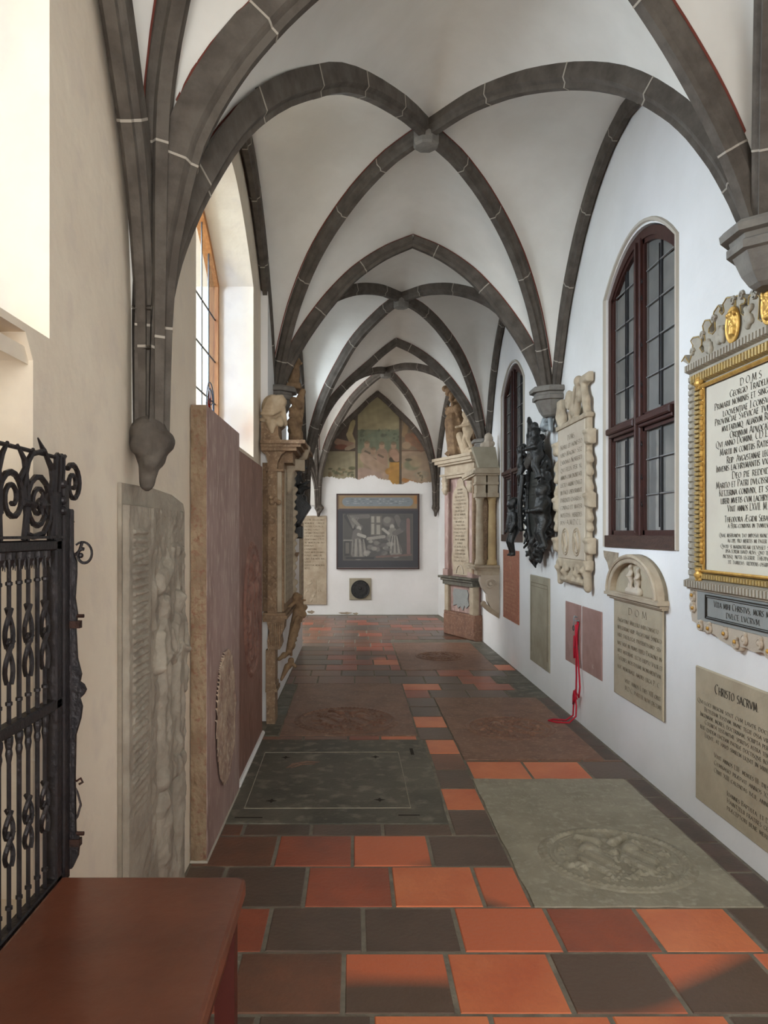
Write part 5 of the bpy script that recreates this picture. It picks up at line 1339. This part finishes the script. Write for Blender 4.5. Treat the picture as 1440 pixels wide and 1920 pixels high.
# 1 dark slab with lifting holes
t, o, cx, cy = slab_thing('dark grey grave slab with four diamond-shaped holes, on the left of the floor', 'slab_dark', -.735, .522, 4.175, 5.86)
fp = lambda px, py: ((px-VX)*2272/(py-1000)/FL-cx, 2272/(py-1000)-cy)
mb = MB()
for (px, py) in ((535.6, 1421), (704, 1420), (509, 1502.5), (712, 1500.6)):
    x, y = fp(px, py); mb.prism_z([(x-.035, y), (x-.01, y-.012), (x, y-.035), (x+.01, y-.012), (x+.035, y), (x+.01, y+.012), (x, y+.035), (x-.01, y+.012)], .002, .0036)
for (a, b, c, d) in ((440, 1534, 492, 1534), (747, 1529.5, 787, 1529.5)):
    p, q_ = fp(a, b), fp(c, d); mb.box(p[0], q_[0], p[1]-.008, p[1]+.008, .002, .0036)
p, q_ = fp(773.7, 1416), fp(773.7, 1404); mb.box(p[0]-.012, p[0]+.012, p[1], q_[1], .002, .0036)
mb.obj('lifting_hole', 'ink', o)
mb = MB()
mb2 = MB(); mb2.tube([(*fp(x_, y_), .0005) for x_, y_ in ((537, 1441), (552, 1433), (575, 1429), (598, 1430), (590, 1433), (565, 1434), (545, 1441))], [.01, .03, .03, .02, .02, .02, .008], 6, True, 1.0)
mb2.v = [(a_, b_, min(c_, .0045)) for a_, b_, c_ in mb2.v]; mb2.obj('worn_streak', 'slab_brown', o)
A = [fp(497, 1412), fp(747, 1411), fp(770, 1516), fp(458, 1517)]
for a, b in zip(A, A[1:]+A[:1]): mb.tube([(a[0], a[1], .002), (b[0], b[1], .002)], .004, 4)
mb.obj('border_line', 'slab_grey', o)
# 2-5 carved slabs
def carved(label, m, x0, x1, y0, y1, mx, my, r, seed, rows=None, asp=1.0, h=.016):
    t, o, cx, cy = slab_thing(label, m, x0, x1, y0, y1)
    R_ = r*1.06
    frelief('carved_medallion', m, o, mx-cx-R_, mx-cx+R_, my-cy-R_*asp, my-cy+R_*asp, 96, 96, lambda U, V: np.where(np.hypot((U-mx+cx)/R_, (V-my+cy)/(R_*asp)) < 1.0, medallion(U, V, mx-cx, my-cy, r, h, asp, seed)+.006, 0)-.001, .0034)
    if rows:
        mb = MB(); W = ['anno domini obiit', 'nobilis vir et', 'cvivs anima deo', 'vivat amen hic', 'sepvltvs iacet', 'requiescat pace']
        for i, (yy, a, b) in enumerate(rows): fwrite(mb, W[i % 6], a-cx, b-cx, yy-cy, .05, .0042)
        mb.obj('worn_lettering', M_worn[m], o)
    return t
M_worn = {'slab_grey': mat('worn_letters_grey', srgb(166, 161, 145), None, rough=.7), 'slab_brown': mat('worn_letters_brown', srgb(136, 108, 92), None, rough=.5)}
carved('brown grave slab with large oval coat of arms, behind the dark slab with holes', 'slab_brown', -.597, .495, 5.985, 8.055, -.07, 6.49, .42, 0, None, 1.05, .022)
carved('brown grave slab with worn writing and round arms, on the right beside the red cord', 'slab_brown', .778, 1.762, 5.355, 7.365, 1.276, 6.225, .34, 2,
       [(7.22-.1*i, .95, 1.62) for i in range(5)], 1.03, .022)
carved('pale grey grave slab with crested shields in an oval wreath, nearest on the right', 'slab_grey', .768, 1.752, 3.245, 4.93, 1.287, 3.73, .35, 4,
       [(4.80-.115*i, .86+.05*(i % 3), 1.66-.05*(i % 2)) for i in range(5)], 1.0, .026)
carved('brownish grave slab with worn round crest, farthest one before the corner monument', 'slab_brown', .56, 1.678, 8.865, 11.08, 1.12, 9.84, .31, 6, None, 1.1, .02)

# ================================================================== TABLE
tb = thing('side_table', 'reddish brown painted table top in the lower left corner', 'table', (-.48, 1.0, 0))
mb = MB(); x0, x1, y0, y1 = -.22, .222, -.85, .811; r = .02
P = [(x0, y0), (x1, y0)]+[(x1-r+r*math.cos(a), y1-r+r*math.sin(a)) for a in np.linspace(0, PI/2, 5)]+[(x0, y1)]
n = len(P)
def inset(P, d): 
    c = Vector((0, 0)); return [(x-d if x > 0 else x+d, y-d if y > 0 else y+d) for x, y in P]
for i, (zz, d) in enumerate(((.745, .0), (.772, .0), (.778, .002), (.78, .008))):
    mb.v += [(a, b, zz) for a, b in inset(P, d)]
for i in range(3): mb.f += [(i*n+k, i*n+(k+1) % n, (i+1)*n+(k+1) % n, (i+1)*n+k) for k in range(n)]
mb.f += [tuple(reversed(range(n))), tuple(3*n+k for k in range(n))]
mb.obj('table_top', 'table', tb)
for x in (-.19, .165):
    for y in (-.78, .70): MB().box(x, x+.045, y, y+.045, 0, .745).obj('leg', 'table_leg', tb)
mb = MB(); mb.box(-.17, .19, .712, .735, .66, .745); mb.box(-.17, .19, -.77, -.75, .66, .745); mb.box(-.185, -.165, -.75, .72, .66, .745); mb.box(.18, .2, -.75, .72, .66, .745); mb.obj('apron', 'table_leg', tb)

# ================================================================== LEFT WALL
def lthing(name, label, cat, Y0, X=XL, group=None): return thing(name, label, cat, (X, Y0, 0), R90, group)
# carved tombstone set in the wall
Y0 = 2.553; W = .945
ts = lthing('carved_tombstone', 'grey weathered tombstone carved with standing figures, set in the left wall below the rib bracket', 'tombstone', Y0)
mb = MB(); mb.prism([(0, 0), (W, 0), (W, 1.70), (W-.03, 1.735), (.70, 1.765), (.40, 1.775), (0, 1.771)], -.010, .003); slab = mb.obj('stone_slab', 'relief_grey', ts)
def tomb(U, V):
    H = np.zeros_like(U)
    band = (U < .30); H += np.where(band, .004, 0)
    let = (U > .06) & (U < .24)
    H += .016*np.clip((.335-U)/.04, 0, 1)+np.where(U > .30, .016*np.clip((V-1.50)/.05, 0, 1), 0)
    k = np.sin(V*215+np.sin(V*17)*2.0+U*3); gap = np.sin(V*23+1.3*np.sin(V*9))
    let = let & (V > .62) & (V < 1.62)
    H += np.where(let, .008*np.clip(k*4, 0, 1)*(gap > -.75)*np.clip((V-.5)*2, .3, 1), 0)+np.where(let & (gap < -.75), .007*(np.abs(((V*40) % 1)-U*4 % 1) < .3), 0)
    fld = (U > .38)
    F = .008*np.clip(np.sin((U-.38)*62), -.2, 1)*(V > 1.22)*(V < 1.54)
    F = np.maximum(F, fig_h(U, V, .54, .62, .74, .03)); F = np.maximum(F, fig_h(U, V, .78, .64, .72, .03, -1))
    F = np.maximum(F, seg_h(U, V, (.50, .62), (.80, .60), .06, .05, .04)); F = np.maximum(F, seg_h(U, V, (.52, .50), (.60, .22), .08, .11, .035)); F = np.maximum(F, seg_h(U, V, (.80, .50), (.72, .16), .07, .10, .035))
    F = np.maximum(F, seg_h(U, V, (.48, 1.40), (.62, 1.46), .05, .04, .03)); F = np.maximum(F, seg_h(U, V, (.86, 1.2), (.88, .9), .04, .03, .03))
    F += .012*np.clip(fnoise(U, V, 16, seed=1), -.3, 1)+.006*np.clip(fnoise(U, V, 42, seed=4), -.2, 1)
    H = np.where(fld, np.maximum(F, 0), H)
    return H+.003*fnoise(U, V, 40, seed=3)+.0015*fnoise(U, V, 110, seed=1)
relief('carved_figures', 'relief_grey', slab, .01, W-.02, .02, 1.70, 150, 420, tomb, -.0105)
# tall red marble slab (near)
Y0 = 3.67
sa = lthing('marble_slab', 'tall reddish grey marble grave slab leaning on the left wall, nearer of two, with broken ochre edge', 'grave slab', Y0)
W = 1.05; mb = MB(); mb.box(0.012, W, -.08, -.002, .012, 2.225, .004); slab = mb.obj('stone_slab', 'red_marble', sa)
def rough(U, V): return .010*fnoise(U*3, V, 22, seed=2)
b = MB(); nz = 90; ny = 6; rows = []
for i in range(nz):
    z = .012+2.21*i/(nz-1)
    rows.append([(.002+.010*abs(math.sin(z*9+j)+.5*math.sin(z*31+j*2))*.5+rng.uniform(-.002, .002), -.079+.077*j/(ny-1), z) for j in range(ny)])
b.grid(rows); b.obj('broken_edge', 'red_marble_edge', sa)
relief('worn_shield', 'relief_tan' if 'relief_tan' in M else 'sand_brown', slab, .2, .86, .20, .97, 60, 80,
       lambda U, V: np.where(np.hypot((U-.53)/.31, (V-.585)/.375) < 1, .004+.008*np.clip(fnoise(U, V, 20, seed=5)+.3, 0, 1)+.006*np.exp(-((np.hypot((U-.53)/.31, (V-.585)/.375)-.95)/.03)**2), -.004), -.081,
       lambda U, V: np.hypot((U-.53)/.31, (V-.585)/.375) < 1.0)
MB().box(0, W, -.085, .0, 0, .012).obj('plaster_fillet', 'beige_paint', sa)
# second red slab
Y0 = 4.76
sb = lthing('marble_slab', 'reddish brown marble grave slab with carved oval, leaning on the left wall beside the big monument', 'grave slab', Y0)
W = 1.25; mb = MB(); mb.box(0, W, -.065, -.002, .03, 2.13, .004); slab = mb.obj('stone_slab', 'red_marble2', sb)
relief('carved_oval', 'red_marble2', slab, .22, 1.10, .55, 1.58, 90, 110,
       lambda U, V: np.where(np.hypot((U-.66)/.42, (V-1.06)/.48) < 1, medallion(U, V, .66, 1.06, .42, .022, 1.14, 9)+.012, 0), -.066)
MB().box(-.02, W+.02, -.085, .0, 0, .03, .01).obj('plaster_fillet', 'plaster', sb)
# little narrow tablet by the far corner of the left wall
t = lthing('wall_tablet', 'narrow beige tablet seen edge-on at the far end of the left wall', 'tablet', 10.1, -.74)
slab = MB().box(0, .5, -.025, -.001, .47, 1.75, .006).obj('stone_slab', 'sand', t)
mb = MB()
for i in range(14): write(mb, ['viro docto', 'pio et probo', 'obiit anno', 'posvit vxor'][i % 4], .06, .44, 1.66-i*.075, .045, -.0265)
mb.obj('lettering', 'ink_soft', slab)

# ---------------- big sandstone monument on the left (local x = out of the wall, y = along it)
lm = thing('pilaster_monument', 'tall brown sandstone monument with ornate pilaster, cornice and draped helmet, on the left wall', 'monument', (-.80, 6.35, 0), 0)
mb = MB(); mb.box(.045, .118, 0, .22, 0, .27); mb.box(.04, .138, -.02, .24, .27, .30); mb.box(.04, .128, -.01, .23, .30, .335); mb.obj('plinth', 'sand_brown', lm)
mb = MB(); mb.box(.04, .12, .0, .2, .335, .62); mb.box(.055, .09, .04, .5, .335, .62); mb.obj('lower_pilaster', 'sand_brown', lm)
mb = MB(); mb.prism([(.05, .86), (.20, .86), (.195, .80), (.165, .74), (.175, .67), (.16, .63), (.06, .62), (.055, .70), (.07, .78)], -.02, .18)
for x in (.09, .125, .16): mb.tube([(x, -.025, .66), (x-.003, -.03, .76), (x, -.025, .85)], .010, 5)
mb.obj('bracket', 'sand_brown', lm)
mb = MB(); mb.box(.02, .205, -.03, .95, .86, .885); mb.box(.02, .225, -.05, .97, .885, .915); mb.box(.02, .21, -.03, .95, .915, .935); mb.obj('lower_cornice', 'sand_brown', lm)
mb = MB(); mb.box(.003, .185, .08, 1.0, .935, 2.2); mb.obj('body', 'sand_brown', lm)
pil = MB().box(.055, .135, .0, .1, .935, 2.12).obj('ornate_pilaster', 'sand_brown', lm)
relief('carved_ornament', 'sand_brown', pil, .06, .13, .95, 2.1, 24, 260, lambda U, V: .004+.010*np.clip(fnoise(U, V, 42, seed=4)*1.3+.25*np.sin(V*26), 0, 1), -.001)
MB().box(.135, .17, .03, .1, .935, 2.12).obj('inner_pilaster', 'sand', lm)
rr = random.Random(3)
for (x, z) in ((.085, 1.90), (.12, 1.88), (.15, 1.86), (.09, 1.86), (.10, 1.20), (.12, 1.24), (.08, 1.18), (.09, 1.70), (.11, 1.55)): MB().ball((x, -.004, z), rr.uniform(.02, .03), .018).obj('carved_fruit', 'sand_brown', lm, True)
# inscription face turned to the passage
ins = bpy.data.objects.new('inscription_face', None)
mb = MB(); mb.box(.185, .192, .14, .95, 1.0, 2.15); insp = mb.obj('inscription_face', 'sand', lm)
q = MB()
for i in range(17): write(q, ['honestvs vir', 'pvdicissima', 'conivx et fil', 'in domino'][i % 4], .18, .91, 2.06-i*.062, .036, 0)
mb = MB(); mb.add([(.1935, p[0], p[2]) for p in q.v], q.f); mb.obj('lettering', 'ink_soft', insp)
mb = MB()
for i in range(18):
    z = 1.0+i*.075; mb.cap((.15, .98, z), (.20+.012*math.sin(i*2.1), 1.02, z+.05), .035, .03, 6)
mb.blob('edge_ornament', 'sand', lm, .012, 2)
mb = MB(); mb.box(.04, .19, -.01, .2, 2.12, 2.14); mb.prism([(.055, 2.14), (.135, 2.14), (.14, 2.20), (.17, 2.26), (.21, 2.29), (.0, 2.29), (.04, 2.26), (.055, 2.2)], .0, .2); mb.box(.10, .26, .1, 1.0, 2.2, 2.29); mb.obj('capital', 'sand_brown', lm)
mb = MB(); mb.box(.003, .30, -.04, 1.05, 2.29, 2.32); mb.box(.003, .34, -.06, 1.07, 2.32, 2.345); mb.box(.003, .375, -.08, 1.09, 2.345, 2.375); mb.obj('cornice', 'sand_brown', lm)
mb = MB(); mb.prism([(.003, 2.375), (.17, 2.375), (.15, 2.42), (.145, 2.5), (.18, 2.53), (.003, 2.53)], -.02, .3); mb.obj('upper_pedestal', 'sand_brown', lm)
mb = MB(); mb.ball((.095, .06, 2.66), .10, .11, .115, 14, 10); mb.cap((.05, .0, 2.60), (.17, .0, 2.70), .05, .05); mb.cap((.09, .0, 2.52), (.095, -.01, 2.45), .055, .02)
for k in range(6): mb.tube([(.0+.03*k*.4, -.03, 2.60+.025*k), (.10, -.065, 2.585+.03*k), (.19, -.01, 2.64+.022*k)], .014, 6)
mb.cap((.005, .02, 2.555), (.03, .02, 2.55), .02); mb.ball((.16, -.02, 2.55), .03); mb.ball((.165, -.02, 2.52), .035); mb.cap((.18, .0, 2.68), (.2, .02, 2.52), .025)
mb.blob('draped_helmet', 'statue_light', lm, .009, 1)
mb = MB()
mb.cap((.24, .6, 2.46), (.25, .6, 2.75), .065, .05); mb.cap((.25, .6, 2.75), (.31, .6, 2.90), .045, .03); mb.cap((.26, .55, 2.50), (.22, .5, 2.6), .06, .05); mb.ball((.25, .55, 2.47), .07); 
for k in range(9): mb.ball((.24+.04*math.sin(k*2), .56, 2.45+.045*k), .038)
mb.cap((.28, .6, 2.60), (.31, .6, 2.82), .03, .02)
mb.blob('winged_figure', 'statue_brown', lm, .010, 1)
mb = MB(); mb.tube([(.24, .5, 2.38), (.31, .45, 2.42), (.36, .42, 2.36), (.34, .42, 2.28), (.28, .45, 2.25)], [.02, .03, .035, .03, .015], 8)
for k in range(5): mb.tube([(.20+.012*k, .40, 2.12+.02*k), (.26, .36, 2.17+.02*k), (.345, .38, 2.16+.02*k)], .014, 6)
mb.cap((.18, .4, 2.0), (.2, .4, 2.2), .05, .06)
mb.blob('volute', 'sand', lm, .009, 1)
mb = MB(); figure(mb, .20, 3.02, .34, .92, .02, 'fwd', 1, 1.5); mb.cap((.20, .92, 3.04), (.20, .92, 3.16), .06, .05); mb.box(.06, .28, .75, 1.05, 2.96, 3.02); mb.blob('top_figure', 'statue_brown', lm, .012, 1)
mb = MB()
rr = random.Random(6)
mb.ball((.26, .5, 1.02), .04, .04, .05); mb.ball((.30, .5, 1.03), .02); mb.cap((.25, .5, .98), (.15, .42, .90), .022, .016); mb.cap((.29, .5, .99), (.345, .5, .995), .014, .008)
mb.cap((.29, .5, .95), (.32, .5, .86), .035, .03); mb.ball((.335, .5, .93), .028); mb.ball((.33, .5, .87), .025)
mb.cap((.27, .5, .90), (.25, .46, .76), .042, .05); mb.cap((.25, .46, .76), (.20, .40, .55), .048, .03)
for k in range(16):
    f = k/15; mb.cap((.285-.075*f, .42, .86-.33*f), (.255-.085*f, .41, .83-.33*f), .014, .01, 6)
    mb.ball((.30-.09*f+rr.uniform(-.02, .02), .44, .84-.33*f), .015)
mb.ball((.16, .36, .52), .03); mb.cap((.16, .35, .52), (.12, .34, .49), .02); mb.ball((.22, .38, .47), .03); mb.ball((.20, .37, .42), .028); mb.cap((.23, .38, .44), (.26, .38, .42), .018); mb.cap((.19, .36, .42), (.14, .32, .31), .03, .014)
mb.blob('herm_figure', 'statue_brown', lm, .009, 1)
mb = MB(); mb.prism([(.06, 1.40), (.20, 1.40), (.19, 1.36), (.14, 1.31), (.06, 1.24)], 1.6, 1.66); mb.obj('small_bracket', 'sand_brown', lm)

# ---------------- black bronze bust on the left wall
bb = thing('bronze_bust', 'black bronze helmeted bust jutting from the left wall behind the brown monument', 'bust', (-.74, 8.8, 0), 0)
mb = MB()
mb.prism([(.0, 1.68), (.06, 1.70), (.12, 1.77), (.205, 1.90), (.19, 1.94), (.12, 2.0), (.09, 2.06), (.0, 2.06)], -.10, .10)
mb.cap((.05, -.06, 1.72), (.17, -.03, 1.89), .05, .025); mb.cap((.04, .02, 1.75), (.10, .05, 2.0), .07, .06)
mb.ball((.075, 0, 2.10), .062, .06, .07); mb.tube([(.0, 0, 2.13), (.12, 0, 2.12), (.20, 0, 2.13)], [.05, .035, .008], 8); mb.cap((.10, 0, 2.15), (.185, 0, 2.20), .03, .012)
rr = random.Random(12)
for i in range(12): mb.cap((.02+.06*rr.random(), 0, 2.18+.2*rr.random()), (.04+.08*rr.random(), .02, 2.2+.22*rr.random()), .022, .012, 6)
mb.tube([(.02, 0, 2.1), (.05, 0, 2.25), (.11, 0, 2.38), (.16, 0, 2.35)], .02, 6); mb.cap((.03, 0, 2.3), (.11, 0, 2.42), .03)
mb.box(.0, .11, -.08, .08, 1.54, 1.68)
mb.blob('bust_body', 'bronze', bb, .009, 1)
MB().box(.0, .04, -.25, .25, 1.55, 2.35, .01).obj('backing_plate', 'bronze', bb)

# ================================================================== WROUGHT IRON GATE
gt = thing('iron_gate', 'black wrought iron gate with scrolled crest, by the left wall behind the table', 'gate', (-.72, 0, 0), R90)
# local x = Y, local -y = towards the passage
gY = lambda px: -.72*FL/(px-VX)
def rail(z, h): return MB().box(.45, 1.885, -.012, .012, z-h, z+h, .003)
rail(1.572, .012).obj('rail', 'iron', gt); rail(1.192, .012).obj('rail', 'iron', gt); rail(.762, .016).obj('rail', 'iron', gt)
mb = MB(); mb.box(.45, 1.86, -.018, .006, 1.588, 1.594); mb.obj('rail_moulding', 'iron', gt)
ys = [1.759, 1.718, 1.670, 1.625, 1.577]+[1.577-.0465*k for k in range(1, 22)]
for i, yb in enumerate(ys):
    mb = MB(); knot = i % 2 == 0
    segs = [(.77, 1.19), (1.20, 1.56)]
    for (a, b, kz, hh) in ((.77, 1.19, .965, .055), (1.20, 1.56, 1.365, .075)):
        if knot:
            mb.tube([(yb, 0, a), (yb, 0, kz-hh)], .005, 6); mb.tube([(yb, 0, kz+hh), (yb, 0, b)], .005, 6)
            for s_ in (-1, 1):
                for w_ in (0, 1):
                    c0 = kz-hh/2+w_*hh
                    mb.tube([(yb+s_*.0155*math.sin(PI*t), -.005*s_*math.cos(PI*t), c0-hh*.55+hh*1.1*t) for t in np.linspace(0, 1, 8)], .0055, 6)
                mb.tube([(yb, 0, kz-.0), (yb+s_*.017, -.004, kz+.008), (yb+s_*.008, -.004, kz+.016)], .0035, 5)
            mb.ball((yb, -.003, kz), .008)
        else: mb.tube([(yb, 0, a), (yb, 0, b)], .0056, 6)
        for zc in (a+.05 if a < 1 else 1.245, b-.05 if a < 1 else 1.495):
            mb.lathe([(.003, -.006), (.0078, -.003), (.0078, .003), (.003, .006)], (yb, 0, zc), 8)
    mb.lathe([(.0045, 1.12), (.008, 1.14), (.0065, 1.15), (.0095, 1.165), (.0095, 1.175), (.006, 1.18)], (yb, 0, 0), 8)
    mb.lathe([(.004, 1.525), (.006, 1.53), (.013, 1.545), (.014, 1.56)], (yb, 0, 0), 8)
    for k in range(4): mb.cap((yb+.010*math.cos(k*PI/2+.5), .010*math.sin(k*PI/2+.5), 1.545), (yb+.0125*math.cos(k*PI/2+.5), .012*math.sin(k*PI/2+.5), 1.522), .004, .001, 5)
    mb.obj('bar', 'iron', gt)
# post at the far end
mb = MB(); mb.box(1.80, 1.835, -.012, .012, .76, 1.70, .004); mb.box(1.838, 1.872, -.016, .014, .76, 1.72, .004); mb.box(1.872, 1.888, -.022, .018, .77, 1.66, .004)
mb.obj('post', 'iron', gt)
mb = MB()    # shaped outer band seen in profile, standing towards the passage
prof = [(0, .77), (.014, .80), (.018, .84), (.008, .86), (.006, 1.0), (.008, 1.10), (.020, 1.14), (.024, 1.17), (.018, 1.19), (.028, 1.20), (.034, 1.212), (.028, 1.225), (.018, 1.232), (.022, 1.25), (.012, 1.29), (.008, 1.36), (.012, 1.40), (.006, 1.44), (.010, 1.50), (.010, 1.53), (.0, 1.56)]
mb.v += [(1.874, -.02-a, z) for a, z in prof]+[(1.886, -.02-a, z) for a, z in prof]+[(1.874, 0, z) for a, z in prof]+[(1.886, 0, z) for a, z in prof]
n = len(prof)
for i in range(n-1): mb.f += [(i, i+1, n+i+1, n+i), (i, 2*n+i, 2*n+i+1, i+1), (n+i, n+i+1, 3*n+i+1, 3*n+i)]
mb.obj('profiled_band', 'iron', gt)
for zc in (1.395, .855):
    mb = MB(); mb.tube([(1.88, -.02, zc), (1.88, -.048, zc)], .005, 6); mb.box(1.87, 1.89, -.04, -.01, zc-.03, zc-.012); mb.obj('bolt', 'rust', gt)
mb = MB(); mb.tube([(1.88, -.01, .985), (1.88, -.03, .985), (1.88, -.04, .992), (1.88, -.045, .982), (1.88, -.036, .977)], .003, 5); mb.obj('hook', 'rust', gt)
# scrolled crest
def sp3(cy_, cz_, r0, r1, turns, a0, dirn=1, r=.006, n=30, yy=-.004):
    return MB().tube([(cy_+(r0+(r1-r0)*i/(n-1))*math.cos(a0+dirn*turns*2*PI*i/(n-1)), yy, cz_+(r0+(r1-r0)*i/(n-1))*math.sin(a0+dirn*turns*2*PI*i/(n-1))) for i in range(n)], [r*(1-.3*i/n) for i in range(n)], 6)
for k in range(4):
    cyy = 1.712-k*.27
    sp3(cyy, 1.666, .072, .012, 2.2, -.6, r=.0075).obj('scroll', 'iron', gt)
    sp3(cyy-.13, 1.675, .062, .012, 1.9, PI+.6, -1, r=.0075).obj('scroll', 'iron', gt)
    mb = MB()
    mb.ball((cyy, -.012, 1.666), .016, .014, .016)
    for t in np.linspace(0, 2*PI, 7)[:-1]: mb.cap((cyy, -.012, 1.666), (cyy+.028*math.cos(t), -.02, 1.666+.028*math.sin(t)), .008, .002, 5)
    mb.obj('rosette', 'iron', gt)
    mb = MB()
    for d, s_ in ((-.075, 1), (-.055, -1), (.07, 1), (.088, -1)):
        mb.tube([(cyy+d, -.004, 1.585), (cyy+d+s_*.01, -.006, 1.64), (cyy+d, -.004, 1.70), (cyy+d+s_*.02, -.006, 1.76), (cyy+d+s_*.05, -.004, 1.788)], [.006, .007, .006, .007, .004], 6)
    mb.tube([(cyy-.10, -.004, 1.71), (cyy-.04, -.008, 1.775), (cyy+.03, -.006, 1.79), (cyy+.07, -.006, 1.75)], .0065, 6)
    mb.tube([(cyy-.09, -.01, 1.665), (cyy-.03, -.01, 1.662)], .007, 6)
    mb.tube([(cyy-.07, -.004, 1.60), (cyy-.03, -.006, 1.592), (cyy+.03, -.004, 1.60), (cyy+.06, -.006, 1.63)], .007, 6)
    mb.cap((cyy+.03, -.004, 1.79), (cyy+.0, -.004, 1.815), .007, .002, 5)
    mb.obj('tendril', 'iron', gt)
mb = MB(); mb.tube([(.5, -.004, 1.782), (1.84, -.004, 1.782)], .005, 6); mb.obj('top_rod', 'iron', gt)
mb = MB()
for d in (1.805, 1.83, 1.85): mb.tube([(d, -.004, 1.70), (d-.006, -.01, 1.75), (d+.005, -.006, 1.785), (d+.02, -.004, 1.79)], .006, 6)
for z in (1.72, 1.68, 1.655): mb.ball((1.84, -.01, z), .012)
mb.obj('post_finial', 'iron', gt)
def fl(cx_, cz_, r0, r1, turns, a0, dirn, r, n=26, Y=1.885):   # flat scrolls that stand out towards the passage
    return MB().tube([(Y, -(cx_+(r0+(r1-r0)*i/(n-1))*math.cos(a0+dirn*turns*2*PI*i/(n-1))), cz_+1.25*(r0+(r1-r0)*i/(n-1))*math.sin(a0+dirn*turns*2*PI*i/(n-1))) for i in range(n)], [r*(.6+.4*i/n) for i in range(n)], 6)
sp3(1.925, 1.725, .052, .008, 1.7, PI*.75, -1, .0075).obj('scroll', 'iron', gt)
fl(.045, 1.548, .026, .010, 1.15, PI*.75, -1, .0045).obj('flat_scroll', 'iron', gt)
mb = MB(); mb.tube([(1.885, -.005, 1.545), (1.885, -.022, 1.545), (1.885, -.035, 1.556), (1.885, -.042, 1.578)], .004, 6); mb.ball((1.885, -.038, 1.545), .007); mb.obj('curl_end', 'iron', gt)
MB().cap((1.885, -.010, 1.57), (1.885, -.012, 1.593), .008, .002, 6).obj('leaf_spike', 'iron', gt); MB().cap((1.885, -.004, 1.655), (1.885, -.022, 1.628), .009, .001, 6).obj('leaf_spike', 'iron', gt)
mb = MB(); pts = [(1.885, -.012, .99), (1.885, -.030, .955), (1.885, -.038, .925), (1.885, -.030, .895), (1.885, -.014, .872)]
for i, p in enumerate(pts): 
    w = [.003, .008, .010, .006, .004][i]; mb.v += [(p[0]-.006, p[1]-w/2, p[2]), (p[0]+.006, p[1]+w/2, p[2])]
mb.f += [(2*i, 2*i+1, 2*i+3, 2*i+2) for i in range(4)]
mb.tube(pts, .003, 5)
mb.obj('strap', 'leather', gt)

# ---------------- set every wall piece just clear of the plaster behind it
bpy.context.view_layer.update()
dg = bpy.context.evaluated_depsgraph_get()
def clear(o, axis, sgn, lim):
    worst = -1e9; st = list(o.children)
    while st:
        c = st.pop(); st += list(c.children)
        if c.type != 'MESH': continue
        e = c.evaluated_get(dg)
        for b in e.bound_box:
            worst = max(worst, sgn*(e.matrix_world @ Vector(b))[axis])
    d = worst-sgn*lim+.0015
    if d > 0: o.location[axis] -= sgn*d
for o in list(C.objects):
    if o.parent is None and o.get('category') and o.type == 'EMPTY':
        x, y, z = o.location
        if abs(x-XR) < .001: clear(o, 0, 1, XR)
        elif abs(x-XL) < .001: clear(o, 0, -1, XL)
        elif abs(x+.74) < .001: clear(o, 0, -1, -.74)
        elif abs(y-14.9) < .001: clear(o, 1, 1, 14.9)
